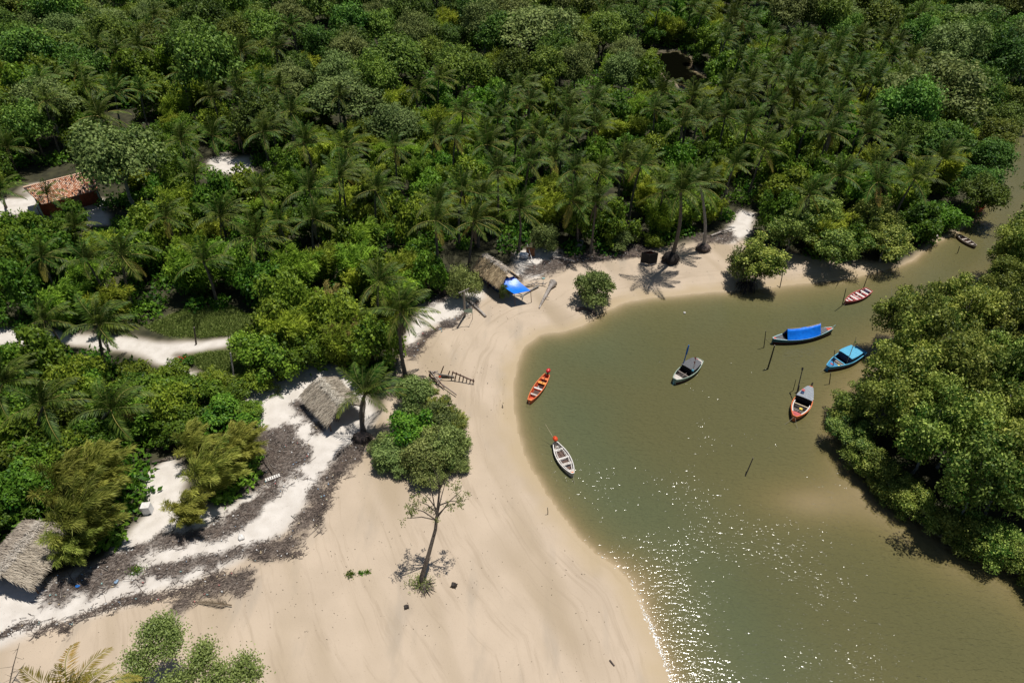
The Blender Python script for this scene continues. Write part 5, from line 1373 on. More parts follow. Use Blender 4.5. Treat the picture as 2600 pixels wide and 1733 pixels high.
    def cabin(s, f0, f1, z0, z1, wall, roof, front=None, inset=.06, taper=.96, name='cabin'):
        m = MB(); c = []
        for f in (f0, f1):
            x, b, h = s.at(f); b -= inset
            for sg in (-1, 1): c += [Vector((x, sg * b, z0)), Vector((x, sg * b * taper, z1))]
        # order: f0 -,lo hi / + lo hi ; f1 ...
        m.add(c, [(0, 1, 5, 4), (2, 6, 7, 3), (0, 2, 3, 1), (4, 5, 7, 6)])
        cb = m.build(name, wall, s.t)
        m = MB(); rows = []
        for i in range(5):
            f = f0 - .012 + (f1 - f0 + .024) * i / 4; x, b, h = s.at(min(max(f, 0), 1)); b = (b - inset) * taper + .05
            rows.append([Vector((x, y * b, z1 + .02 + .05 * (1 - y * y))) for y in (-1, -.5, 0, .5, 1)])
        m.grid(rows); m.grid([[v - Vector((0, 0, .03)) for v in rw] for rw in rows])
        for rw in (rows[0], rows[-1]): m.grid([rw, [v - Vector((0, 0, .03)) for v in rw]])
        m.build('cabin_roof', roof, cb)
        return cb
    def stick(s, name, a, b, r, mat, r1=None):
        m = MB(); m.tube([a, Vector(a).lerp(Vector(b), .5), b], [r, r, r1 or r * .6], 5); return m.build(name, mat, s.t)
    def rope(s, fx, mat, dx=1.2, dy=.3):
        x, b, h = s.ln[-1]; m = MB(); p0 = Vector((x, 0, h - .05)); p1 = Vector((x + dx, dy, -.15))
        m.tube([p0, p0.lerp(p1, .5) - Vector((0, 0, .08)), p1], .016, 4); return m.build('mooring_rope', mat, s.t)
    def motor(s, mat, dx=-.25, dz=.45, r=.28):
        x, b, h = s.ln[0]; z = h + dz
        m = MB(); rows = []
        for i in range(7):
            th = math.pi * i / 6; rows.append([Vector((x + dx + math.sin(th) * math.cos(ph) * r * 1.15, math.sin(th) * math.sin(ph) * r * .85, z + math.cos(th) * r * .75)) for ph in np.linspace(0, 2 * math.pi, 11)])
        m.grid(rows); mo = m.build('outboard_motor', mat, s.t)
        m = MB(); m.tube([(x + dx * .4, 0, z - r * .5), (x - .04, 0, h - .1)], .05, 6); m.tube([(x + dx, 0, z - .1), (x + dx - .12, 0, -.35)], .05, 6); m.build('motor_leg', M_BLACK, mo)
        m = MB(); m.tube([(x + dx * .3, 0, z - .1), (x + .9, .05, h + .12), (x + 1.5, .1, h + .02)], .022, 5); m.build('tiller', M_BLACK, mo)
def sb(o, k): return lambda x, y: (o[0] + x * k, o[1] + y * k)

# orange-red canoe
f = sb((1310, 920), .0765)
b = Boat('long orange-red canoe with red outboard motor close to the beach', f(450, 1275), f(1035, 410), 1.12, .42, M_ORANGE, M_RED, M_ORANGE, bow_w=.36, stern_w=.56, bow_up=.12, stern_up=.05, lower=M_RED, name='canoe')
b.thwart(.14, .34, M_ORANGE); b.thwart(.30, .34, plain('amber_paint', (.78, .30, .06), (.66, .22, .04), 4)); b.thwart(.52, .20, M_WHITE); b.thwart(.75, .2, M_WORNW); b.deck(.93, .99, M_ORANGE, -.03, 'bow_deck')
b.floorboards(.55, .74, 6, M_WOOD); b.floorboards(.18, .5, 7, M_MAROON); b.ribs(.08, .9, 11, M_ORANGE); b.motor(M_MOTOR, -.28, .35, .3); b.rope(1, M_ROPE, .5, .1)
x, bb, h = b.at(.46); m = MB(); m.tube([(x, -.12, .12), (x, -.12, .3), (x, -.12, .4)], [.12, .12, .04], 8); m.build('plastic_jug', M_WHITE, b.t)
# white canoe
f = sb((1360, 1090), .0829)
b = Boat('worn white wooden canoe with orange motor, nearest the camera', f(1140, 1375), f(600, 420), 1.35, .44, M_WORNW, M_WORNW, M_WHITE, bow_w=.16, stern_w=.34, bow_up=.16, stern_up=.08, floor=.07, name='canoe')
b.thwart(.2, .14, M_WHITE); b.thwart(.47, .16, M_WHITE); b.thwart(.66, .3, M_WORNW); b.deck(.87, .99, M_WORNW, -.03, 'bow_deck'); b.deck(.955, .99, M_ORANGE, .005, 'bow_cap', 2)
for f0, f1 in ((.22, .44), (.5, .62), (.7, .86)): b.floorboards(f0, f1, 4, M_WOOD)
m = MB()
for sg in (-1, 1):
    pts = [b.at(q_) for q_ in np.linspace(.18, .88, 9)]
    for p, q_ in zip(pts[:-1], pts[1:]): m.beam((p[0], sg * (p[1] - .2), p[2] - .04), (q_[0], sg * (q_[1] - .2), q_[2] - .04), .06, .04)
m.build('side_bench', M_WHITE, b.t)
b.ribs(.2, .88, 10, M_WORNW); b.motor(M_MOTORO, -.05, .5, .3); b.rope(1, M_ROPE, 1.1, -.25)
b.stick('fishing_rod', (b.ln[0][0] + .2, .05, .6), (b.ln[0][0] - 1.5, -.5, 1.9), .018, M_CANE)
x, bb, h = b.at(.1); m = MB(); m.tube([(x, .1, .1), (x, .1, .3), (x, .1, .36)], [.13, .13, .05], 8); m.build('plastic_jug', M_WHITE, b.t)
# grey-green boat with black cabin and flags
f = sb((1690, 860), .0765)
b = Boat('pale green boat with black cabin, blue mast and pink flags', f(300, 1370), f(1150, 710), 1.75, .55, M_PALEG, M_DARKIN, M_PALEG, bow_w=.28, stern_w=.45, bow_up=.22, stern_up=.12, floor=.1, lower=M_MAROON, z=.55)
b.deck(.83, .99, M_WORNW, -.02, 'fore_deck'); b.deck(0, .12, M_WORNW, -.02, 'stern_deck')
b.cabin(.16, .53, .3, 1.05, M_NET, M_DECKG); b.thwart(.66, .1, M_PLANK)
b.stick('side_rail', (b.at(.6)[0], .2, .52), (b.at(.8)[0], .25, .6), .025, M_PLANK); b.stick('side_rail', (b.at(.78)[0], -.35, .58), (b.at(.8)[0], .3, .6), .025, M_PLANK)
x = b.at(.5)[0]; mast = b.stick('mast', (x, -.72, .45), (x - .55, -.8, 3.4), .06, M_BLUE, .05)
m = MB(); m.tube([(x - .33, -.76, 2.2), (x - .43, -.78, 2.8), (x - .56, -.8, 3.4)], [.09, .11, .07], 7); m.build('furled_sail', M_BLUE, mast)
x = b.at(.53)[0]
for (dx, dy, hh, fl_) in ((0, .72, 2.3, True), (.05, .66, 2.1, False), (.02, .75, 1.7, True)):
    st = b.stick('flag_stick', (x + dx, dy, .5), (x + dx - .4, dy - .15, hh + .4), .014, M_CANE)
    if fl_:
        m = MB(); p = Vector((x + dx - .4, dy - .15, hh + .4)); m.add([p, p + Vector((.12, .04, -.42)), p + Vector((-.02, -.26, -.2)), p + Vector((.0, .01, .012)), p + Vector((.12, .05, -.41)), p + Vector((-.02, -.25, -.19))], [(0, 1, 2), (5, 4, 3)]); m.build('flag', M_PFLAG, st)
m = MB(); m.tube([(x + .02, .7, .95), (x + .02, .7, 1.12), (x + .02, .7, 1.2)], [.13, .13, .05], 8); m.build('blue_bucket', M_CYANR, b.t)
xs = b.at(.3)[0]
for k in range(3):
    m = MB(); m.tube([(xs - k * .32, -.86, .22), (xs - k * .32, -.86, .5), (xs - k * .32, -.86, .62)], [.16, .17, .06], 8); m.build('fender', M_BLUE, b.t)
m = MB(); m.box((b.at(.1)[0], -.2, .78), (.3, .2, .16)); m.build('crate', M_PINK, b.t)
b.rope(1, M_CYANR, .5, .1)
# dark boat under a blue tarpaulin tent
f = sb((1920, 800), .0957)
b = Boat('long dark boat with teal side covered by blue tarpaulin tent', f(440, 650), f(2000, 390), 1.7, .62, M_TEAL, M_DARKIN, plain('pale_cyan_rail', (.42, .62, .66), (.3, .5, .55), 5), bow_w=.14, stern_w=.16, bow_up=.22, stern_up=.3, floor=.12, lower=M_MAROON, z=.6, mid=.5)
b.deck(.8, .97, M_DECKG, -.02, 'fore_deck'); b.deck(.955, .995, M_RED, .015, 'bow_cap', 2); b.deck(.05, .26, M_DECKG, -.02, 'stern_deck'); b.deck(.0, .09, M_RED, .015, 'stern_cap', 3)
b.cabin(.12, .25, .55, .85, M_NET, M_DECKG, name='stern_locker')
xa, xb = b.at(.24)[0], b.at(.8)[0]; rows = []
for i in range(13):
    u_ = i / 12; x = xa + (xb - xa) * u_; _, bb, h = b.at(.24 + .56 * u_); sag = .12 * math.sin(math.pi * u_); w = bb + .02
    rows.append([Vector((x, y * w, h + .04 + (1.25 - sag) * (1 - abs(y)) - .10 * math.sin(math.pi * abs(y)) * (1 + .35 * math.sin(i * 1.9)))) for y in (-1, -.75, -.5, -.25, 0, .25, .5, .75, 1)])
m = MB(); m.grid(rows); m.grid([[v - Vector((0, 0, .02)) for v in rw] for rw in rows]); tp_ = m.build('tarpaulin_tent', M_TARP, b.t)
m = MB(); m.tube([(xa, 0, b.at(.24)[2] + 1.24), ((xa + xb) / 2, 0, b.at(.5)[2] + 1.1), (xb, 0, b.at(.8)[2] + 1.24)], .03, 5); m.build('ridge_pole', M_CANE, tp_)
x, bb, h = b.ln[0]; m = MB(); m.tube([(x + .1, 0, h), (x - .35, 0, h + .35)], [.06, .09], 6); m.build('stern_post', M_PALEG, b.t)
b.rope(1, M_ROPE, .3, -1.3)
# light blue cabin boat
f = sb((2080, 840), .0893)
b = Boat('light blue boat with pale blue cabin roof beside the mangroves', f(240, 1020), f(1210, 530), 1.95, .6, M_MBLUE, M_NAVY, M_LBLUE, bow_w=.2, stern_w=.72, bow_up=.16, stern_up=.05, floor=.1, lower=M_MAROON, z=.6, powb=1.7)
b.deck(.8, .98, M_MBLUE, -.02, 'fore_deck'); m = MB(); x, bb, h = b.at(.9); m.add([(x - .2, -.3, h + .025), (x + .12, 0, h + .035), (x - .2, .25, h + .025)], [(0, 1, 2)]); m.build('red_mark', M_PINK, b.t)
b.cabin(.2, .52, .35, 1.2, M_NAVY, M_LBLUE); b.floorboards(.55, .78, 5, M_PLANK); b.thwart(.64, .12, M_LBLUE); b.deck(.0, .06, M_LBLUE, -.02, 'stern_deck', 2)
x = b.at(.54)[0]; b.stick('tall_pole', (x, .55, .3), (x - .6, .1, 3.7), .04, M_CANE, .025)
x = b.at(.22)[0]; fs_ = b.stick('flag_stick', (x, -.4, 1.2), (x - .1, -.5, 2.2), .015, M_CANE); m = MB(); m.add([(x - .08, -.48, 2.1), (x - .02, -.55, 1.75), (x - .1, -.28, 1.9), (x - .08, -.47, 2.11), (x - .02, -.54, 1.76), (x - .1, -.27, 1.91)], [(0, 1, 2), (5, 4, 3)]); m.build('flag', M_YELLOW, fs_)
for k, (fx, mt) in enumerate(((.46, M_WHITE), (.4, M_WORNW), (.25, M_PINK))):
    x, bb, h = b.at(fx); m = MB(); m.box((x, -bb + .05, h + .12), (.32, .26, .22), Matrix.Rotation(.3 * k, 3, 'Z'), taper=.8); m.build('bundle', mt, b.t)
x, bb, h = b.at(.73); m = MB(); m.box((x, .3, .3), (.25, .2, .16)); m.build('float', M_YELLOW, b.t)
b.rope(1, M_ROPE, 1.0, -.3)
# orange boat with pale grey cabin
f = sb((1980, 950), .0893)
b = Boat('orange-railed boat with pale grey cabin roof and yellow box', f(420, 1215), f(870, 390), 1.85, .6, M_ORANGE, M_DARKIN, M_ORANGE, bow_w=.2, stern_w=.14, bow_up=.18, stern_up=.25, floor=.12, lower=M_MAROON, z=.6, mid=.55, powb=2.0)
b.deck(.85, .98, M_PINK, -.03, 'fore_deck'); b.deck(.0, .1, M_RED, -.02, 'stern_deck', 3); b.cabin(.1, .47, .4, 1.15, M_NET, M_DECKL); b.thwart(.58, .12, M_CANE); b.thwart(.76, .08, M_PLANK); b.thwart(.8, .06, M_PLANK)
m = MB()
for sg in (-1, 1):
    pts = [b.at(q_) for q_ in np.linspace(.5, .86, 7)]
    for p, q_ in zip(pts[:-1], pts[1:]): m.beam((p[0], sg * (p[1] - .13), p[2] - .02), (q_[0], sg * (q_[1] - .13), q_[2] - .02), .1, .03)
m.build('side_deck', M_WHITE, b.t)
x, bb, h = b.at(.7); m = MB(); m.box((x, .15, h - .12), (.28, .32, .24)); m.build('yellow_box', M_YELLOW, b.t)
x, bb, h = b.at(.3); m = MB(); m.box((x, -.45, 1.29), (.36, .3, .12)); m.build('pink_bundle', M_PINK, b.t); m = MB(); m.box((x + .38, -.42, 1.26), (.3, .34, .07)); m.build('dark_mat', M_NAVY, b.t)
x = b.at(.44)[0]; sp = b.stick('long_spar', (x, -.85, .6), (x - 1.7, -1.35, 3.2), .06, M_BLACK, .045); m = MB(); m.tube([(x - 1.62, -1.33, 3.08), (x - 1.78, -1.38, 3.32)], .1, 7); m.build('spar_head', M_BLACK, sp)
x = b.at(.4)[0]; m = MB(); m.tube([(x, .82, 1.0), (x - .25, .6, 1.1)], .09, 7); m.build('white_float', M_WHITE, b.t)
x, bb, h = b.ln[0]; m = MB(); m.tube([(x, 0, h - .1), (x - .35, 0, h + .3)], .09, 7); m.build('stern_post', M_DARKW, b.t)
b.rope(1, M_ROPE, 1.2, -.7); b.rope(1, M_ROPE, 1.0, .9)
# pink rowing boat
f = sb((2110, 690), .0638)
b = Boat('pink-red rowing boat with white thwarts near the spit', f(580, 1190), f(1520, 715), 1.45, .45, M_PINK, M_PINK, M_PINK, bow_w=.16, stern_w=.66, bow_up=.16, stern_up=.06, lower=M_MAROON, z=.45, name='rowing_boat', powb=1.8)
for fx, w in ((.03, .22), (.2, .3), (.38, .3), (.52, .1), (.63, .3), (.8, .22)): b.thwart(fx, w, M_WHITE)
b.deck(.92, .99, M_WHITE, -.02, 'bow_deck', 3); b.ribs(.1, .88, 9, M_WHITE)
x = b.at(.1)[0]; m = MB(); m.box((x, -.05, .3), (.3, .6, .2)); m.build('locker', M_PURPLE, b.t); b.stick('oar', (b.at(.2)[0], -.2, .35), (b.at(.72)[0], .1, .42), .03, M_WHITE)
b.rope(1, M_ROPE, .4, .2)
# brown canoe in the channel
f = sb((2280, 490), .102)
b = Boat('small brown canoe with pale side in the narrow channel', f(1935, 1320), f(1500, 1040), 1.15, .4, M_PLANK, M_WOOD, M_PLANK, bow_w=.25, stern_w=.45, bow_up=.1, stern_up=.05, lower=M_MAROON, name='canoe')
for fx in (.12, .35, .58, .8): b.thwart(fx, .18, M_WORNW)
x = b.at(.5)[0]; b.stick('punt_pole', (x, .1, .2), (x + .1, .25, 1.9), .03, M_DARKW)
b = Boat('orange canoe half hidden under trees in the far channel', (2474, 534), (2496, 524), .95, .35, M_ORANGE, M_RED, M_ORANGE, bow_w=.3, stern_w=.5, name='canoe'); b.thwart(.35, .2, M_ORANGE); b.thwart(.65, .2, M_WHITE)

# ------------------------------------------------------------------ jetty, stakes, poles
j0, j1 = S(2312, 571, .5), S(2383, 600, .5); d = (j1 - j0); jt = thing('plank_jetty', 'grey plank jetty poking out of the bank at the channel', 'jetty', (j0.x, j0.y, 0), math.atan2(d.y, d.x))
L_ = d.length
for k in range(int(L_ / .32)):
    m = MB(); m.box((.16 + k * .32, random.uniform(-.05, .05), .55), (.26, 1.1 if k > 8 else .8, .05)); m.build('plank', M_DRIFT, jt)
for x in (.6, L_ * .5, L_ - .3):
    for sg in (-.4, .4): m = MB(); m.tube([(x, sg, -1.2), (x, sg, .53)], .06, 5); m.build('pile', M_DARKW, jt)
def stake(label, base, top, hz, r=.05, mat=M_DARKW, water=True, name='wooden_stake', cat='stake', group='stakes standing in the creek'):
    """foot seen at base, top seen at top, hz metres tall"""
    b0 = S(*base); b0.z = 0; t0 = S(*top, hz)
    t = thing(name, label, cat, b0, 0, group); m = MB(); e = t0 - b0; dn = -e * (1.2 / max(e.z, .5)) if water else Vector((0, 0, -.4))
    m.tube([dn, e * .5 + Vector((.02, .015, 0)), e], [r * 1.1, r, r * .8], 6); m.build('shaft', mat, t)
    m = MB(); m.tube([e, e + e.normalized() * .05], [r * .8, r * .5], 6); m.build('cut_end', M_DRIFT, t); return t
f4 = sb((1920, 800), .0957)
stake('thin upright stake left of the blue tarpaulin boat', f4(200, 860), f4(255, 415), 2.5, .05)
stake('thick leaning post in front of the blue tarpaulin boat', f4(300, 1430), f4(490, 800), 3.3, .09)
f5 = sb((2080, 840), .0893); stake('leaning stake at the bow of the light blue boat', f5(375, 1120), f5(443, 540), 3.1, .04); stake('short dark stake below the bow of the light blue boat', f5(285, 1510), f5(325, 1190), 1.6, .05)
f6 = sb((1980, 950), .0893); stake('thin stake to the left of the orange-railed boat', f6(375, 460), f6(455, 155), 1.7, .035); stake('stubby stake close to the orange-railed boat', f6(510, 490), f6(550, 300), 1.1, .07)
f7 = sb((2110, 690), .0638); stake('slanting stake off the bow of the pink rowing boat', f7(435, 1350), f7(600, 655), 3.2, .05); stake('slanting stake behind the stern of the pink rowing boat', f7(1275, 680), f7(1480, 105), 2.8, .05)
stake('crooked stake alone in the glinting water', (1892, 1208), (1912, 1162), 1.7, .06); stake('stake at the water edge beside the beach mangrove', (1980, 729), (1988, 690), 2.0, .06)
stake('stake in the channel below the brown canoe', f(1480, 1500), f(1535, 1320), 1.2, .05); stake('short stick in the water behind the pink rowing boat', (2124, 726), (2130, 712), .7, .04)
stake('crooked stick leaning at the tip of the spit', (2272, 690), (2284, 668), 1.1, .04, M_CANE)
stake('upright stick on the sand by the shoreline near the thin tree', (1391, 1308), (1390, 1288), 1.0, .035, water=False, group='sticks in the sand'); stake('short stump-like stick on the upper beach sand', (1277, 1039), (1275, 1027), .45, .05, water=False, group='sticks in the sand'); stake('tiny stump on the sand right of the wrecked boat', (1237, 977), (1238, 972), .28, .06, water=False, group='sticks in the sand')
stake('weathered post standing beside the sand path', (499, 891), (493, 831), 3.3, .11, M_BARK, False, 'wooden_post', 'post', 'posts of the old power line'); stake('leaning bare post at the edge of the green mound', (597, 986), (585, 896), 4.2, .11, M_BARKG, False, 'wooden_post', 'post', 'posts of the old power line')
pb = S(1180.8, 808.8); pb.z = gz(pb.x, pb.y); ph_ = 5.0
pt_ = thing('utility_pole', 'grey pole with crossbar on the beach left of the awning', 'pole', pb); top = S(1178, 738, ph_ + pb.z) - pb
m = MB(); m.tube([(0, 0, -.5), top * .5, top], [.15, .13, .1], 7); m.build('shaft', M_GREYBOX, pt_); m = MB(); m.beam(top + Vector((-.6, -.35, -.1)), top + Vector((.6, .4, .05)), .08, .1); m.build('crossbar', M_DRIFT, pt_)
fb = S(1199.8, 815.7); fb.z = gz(fb.x, fb.y); ft = thing('beach_flag', 'small pale green cloth flag on a thin stick beside the pole', 'flag', fb); e = S(1199, 781, 2.6 + fb.z) - fb
m = MB(); m.tube([(0, 0, -.3), e], [.03, .02], 5); m.build('stick', M_WOOD, ft)
m = MB(); rows = [[e + Vector((-u_ * 1.0, .05 * math.sin(u_ * 5), -.1 - v_ * .75 * (1 - u_ * .55) - u_ * .15)) for v_ in (0, .5, 1)] for u_ in np.linspace(0, 1, 6)]
m.grid(rows); m.grid([[v + Vector((0, .012, 0)) for v in rw] for rw in rows]); m.build('cloth', M_FLAG, ft)

# ------------------------------------------------------------------ driftwood, wreck, boxes
def log(label, pts, r0, r1, mat=M_DRIFT, stubs=0, seed=0, flare=0, group='driftwood on the sand', name='driftwood_log'):
    """points (source px, height above sand)"""
    P = []
    for x, y, z in pts:
        g = S(x, y, .6); g.z = gz(g.x, g.y) + z; P.append(g)
    b0 = P[0].copy(); t = thing(name, label, 'log', b0, 0, group); r = np.random.default_rng(seed); m = MB(); P = [p - b0 for p in P]; n = len(P)
    rad = [r0 + (r1 - r0) * i / (n - 1) for i in range(n)]
    if flare: rad[0] *= flare
    m.tube(P, rad, 7); m.build('stem', mat, t)
    for k in range(stubs):
        p = P[0].lerp(P[-1], r.uniform(.05, .95)); m = MB(); q_ = p + Vector((r.normal() * .5, r.normal() * .5, r.uniform(.1, .7))); m.tube([p, (p + q_) / 2 + Vector((0, 0, .08)), q_], [r1 * .9, r1 * .6, r1 * .25], 5); m.build('branch', mat, t)
    return t
log('pale log lying on the sand right of the pole', [(1186, 762, .15), (1206, 778, .2), (1222, 792, .18), (1233, 802, .12)], .2, .16, stubs=3, seed=1)
log('grey driftwood trunk with upturned root right of the awning', [(1405, 722, .45), (1396, 732, .35), (1384, 752, .22), (1374, 768, .12), (1369, 778, .06)], .34, .09, stubs=2, seed=2, flare=1.7)
log('dark slender shape with stubs lying beside the awning', [(1322, 751, .1), (1345, 738, .2), (1368, 727, .25)], .08, .12, M_BARKG, 2, 3)  # dark tapered tube laid along a dark line on the sand
log('bleached forked branch on the sand near the awning', [(1332, 727, .2), (1360, 722, .35), (1386, 724, .3)], .1, .06, stubs=8, seed=4)
log('long pale trunk stranded along the north beach wrack', [(1398, 658, .2), (1430, 661, .2), (1460, 668, .15)], .2, .15, seed=5)
log('half-buried dark trunk beside the lone round bush', [(1463, 781, .12), (1482, 778, .2), (1502, 783, .1), (1516, 792, .05)], .22, .12, M_ROOTB, 2, 6, 1.4)
log('slanting bleached trunk behind the brown root ball', [(1804, 604, .2), (1830, 596, .4), (1856, 592, .5)], .16, .1, seed=7)
log('thin branch lying among the lower left bamboo', [(390, 1180, .15), (430, 1172, .2), (474, 1161, .25)], .1, .06, M_BARK, 1, 8)
log('slender leaning dead stem beside the brown wrack mound', [(697, 1215, .1), (680, 1178, 1.2), (660, 1132, 2.4)], .06, .03, M_BARK, 1, 9)
log('reddish stick alone on the lower right sand', [(1549, 1670, .03), (1555, 1678, .05), (1561, 1685, .03)], .07, .06, M_ROOTB, 0, 10)
log('fallen bleached branch in the channel at the right', [(2504, 392, .3), (2512, 382, .9), (2508, 402, .2)], .1, .06, M_DRIFT, 4, 11)
# dead palm frond and stumps on the sand
o = mkobj('fallen_frond', FROND['dead']); 
ff = thing('fallen_palm_frond', 'dead reddish palm frond fallen on the lower left sand', 'palm frond', gb(540, 1405)); o.parent = ff; o.rotation_euler = (0, R_(-74), R_(172)); o.location = (0, 0, .25); o.scale = (1, 1, 1)
def stump(label, px, py, s, seed):
    t = thing('tree_stump', label, 'stump', gb(px, py), 0, 'stumps in the sand'); r = np.random.default_rng(seed); m = MB(); rows = []
    for i, (rr, zz) in enumerate(((.3, -.2), (.26, .1), (.22, .3), (.2, .36), (.1, .3), (.02, .28))): rows.append([Vector((math.cos(p) * rr * s * (1 + .18 * math.sin(3 * p + seed)), math.sin(p) * rr * s, zz * s + (.08 * s * math.sin(2 * p + seed) if i in (2, 3) else 0))) for p in np.linspace(0, 2 * math.pi, 13)])
    m.grid(rows); m.build('bole', M_DARKW, t)
    for k in range(4):
        a = k * 1.6 + seed; m = MB(); m.tube([(math.cos(a) * .2 * s, math.sin(a) * .2 * s, .12 * s), (math.cos(a) * .5 * s, math.sin(a) * .5 * s, -.05)], [.07 * s, .02], 5); m.build('root', M_DARKW, t)
stump('black stump in a puddle on the lower sand', 935, 1403, .75, 1); stump('dark stump right of the foot of the thin tree', 1043, 1352, .95, 2)
st2 = thing('eroded_stump', 'undercut earth stump at the foot of the bent palm', 'stump', gb(835, 1022))
m = MB(); rows = []
for i, (rr, zz) in enumerate(((.9, -.2), (.85, .25), (.7, .6), (.35, .7), (.02, .72))): rows.append([Vector((math.cos(p) * rr * (1 + .2 * math.sin(3 * p) + .1 * math.sin(7 * p)), math.sin(p) * rr * .8, zz)) for p in np.linspace(0, 2 * math.pi, 19)])
m.grid(rows); m.build('earth', M_ROOTB, st2); m = MB(); r = np.random.default_rng(4)
for k in range(40): a = r.uniform(0, 6.28); m.tube([(math.cos(a) * .5, math.sin(a) * .4, .6), (math.cos(a) * .9, math.sin(a) * .8, .3), (math.cos(a) * 1.15, math.sin(a) * 1.0, -.05)], [.04, .03, .012], 4, cap=False)
stuff(m.build('roots', M_ROOT, st2))
# wreck of a wooden boat, ribs sticking out of the sand
W_ = sb((1070, 900), .0765)
def WP(x, y, z=0):
    a, b_ = W_(x, y); g = S(a, b_, .7 + z); return Vector((g.x, g.y, .68 + z))
wb = WP(400, 760); wb.z = gz(wb.x, wb.y); wr = thing('boat_wreck', 'broken wooden boat wreck with bare ribs on the sand', 'boat wreck', wb)
LW = lambda x, y, z=0: WP(x, y, z) - wb
def spar(name, a, b_, r_, mat): m = MB(); m.tube([a, b_], [r_, r_ * .8], 5); m.build(name, mat, wr)
for k, (x0, y0, x1, y1) in enumerate(((990, 705, 1050, 545), (1110, 750, 1170, 585), (1250, 770, 1295, 640), (1375, 790, 1400, 700), (1495, 815, 1515, 755), (1610, 840, 1640, 805), (1720, 865, 1725, 800), (870, 660, 940, 535), (625, 610, 738, 375))):
    z = max(.12, (y0 - y1) * .0765 / 17.5 / .75); g = LW(x0, y0, 0); spar('rib', g - Vector((0, 0, .25)), LW(x1, y1, z), .075, M_WOOD)
def plank_run(pts, w, h, mat, name='plank'):
    P = [LW(*p) for p in pts]
    for a, b_ in zip(P[:-1], P[1:]): m = MB(); m.beam(a, b_, w, h, 0); m.build(name, mat, wr)
plank_run([(1020, 570, .85), (1300, 680, .6), (1500, 770, .35), (1760, 875, .08)], .1, .13, M_WOOD, 'stringer')
for k in range(4): plank_run([(560 + k * 12, 640 + k * 40, .55 - .12 * k), (820, 680 + k * 28, .5 - .11 * k), (1090, 735 + k * 8, .3 - .07 * k)], .05, .16, M_GREYBOX if k < 2 else M_DARKW)
for k, (p, q_) in enumerate((((240, 540, .7), (640, 930, .4)), ((290, 520, .9), (600, 960, .4)), ((330, 600, .5), (760, 1080, .2)), ((390, 760, .3), (1160, 1325, .03)), ((250, 690, .2), (520, 930, .1)))): plank_run([p, q_], .08, .14, M_PLANK if k % 2 else M_WOOD)
for k, (p, q_) in enumerate((((350, 560, .7), (560, 620, .6)), ((390, 680, .5), (450, 630, .6)), ((490, 790, .4), (560, 720, .5)), ((580, 870, .3), (660, 770, .45)), ((430, 560, .8), (540, 540, .6)), ((540, 740, .35), (640, 720, .45)), ((360, 590, .55), (430, 610, .55)))): plank_run([p, q_], .16, .07, M_RED if k in (5, 6) else M_PLANK, 'frame_timber')
for k, (x, y) in enumerate(((260, 690), (300, 740), (340, 790), (300, 600))): plank_run([(x, y, .05), (x + 10, y - 60, .5)], .1, .1, M_MAROON, 'stern_timber')
# seaweed heap, pen, boxes
hp = thing('seaweed_heap', 'round heap of grey seaweed and twigs on the upper beach', 'heap', gb(1030, 752)); m = MB(); rows = []
for i in range(6):
    th = i / 5; rows.append([Vector((math.cos(p) * (1 - th) * 1.25 * (1 + .15 * math.sin(3 * p)), math.sin(p) * (1 - th) * .8, -.1 + .55 * math.sin(th * 1.57) + .05 * math.sin(5 * p + i))) for p in np.linspace(0, 2 * math.pi, 21)])
m.grid(rows); m.build('mound', M_TWIG, hp)
r = np.random.default_rng(31); m = MB()
for k in range(260): a = r.uniform(0, 6.28); d = r.uniform(0, 1) ** .6; p = Vector((math.cos(a) * d * 1.2, math.sin(a) * d * .8, .5 * (1 - d * d) + .05)); e = p + Vector((r.normal() * .25, r.normal() * .25, r.normal() * .05)); m.tube([p, e], .012, 3, 0, cap=False)
stuff(m.build('twigs', M_DRIFT, hp))
F6 = sb((1560, 560), .1276); c0 = [S(*F6(525, 815), .75), S(*F6(680, 858), .75), S(*F6(838, 825), .75)]
pc = (c0[0] + c0[2]) / 2; pc.y += .6; pz = gz(pc.x, pc.y); pen = thing('net_pen', 'black netting pen on a pale base beside the root ball', 'pen', (pc.x, pc.y, pz))
c3 = c0[0] + c0[2] - c0[1]; cs4 = [c0[0], c0[1], c0[2], c3]; lc = [Vector((p.x - pc.x, p.y - pc.y, 0)) for p in cs4]
for i in range(4):
    a, b_ = lc[i], lc[(i + 1) % 4]; m = MB(); m.beam(a + Vector((0, 0, 1.0)), b_ + Vector((0, 0, 1.0)), .03, 1.5); m.build('net_panel', M_NET if i < 2 else M_WALLR, pen)
    m = MB(); m.beam(a * 1.04 + Vector((0, 0, .12)), b_ * 1.04 + Vector((0, 0, .12)), .1, .14); m.build('base_board', M_WORNW if i < 2 else M_PLANK, pen)
    m = MB(); m.tube([a * 1.01 + Vector((0, 0, -.3)), a * 1.01 + Vector((0, 0, 1.9))], .05, 5); m.build('corner_post', M_DARKW, pen)
    m = MB(); m.beam(a + Vector((0, 0, 1.76)), b_ + Vector((0, 0, 1.76)), .06, .05); m.build('top_rail', M_BLACK, pen)
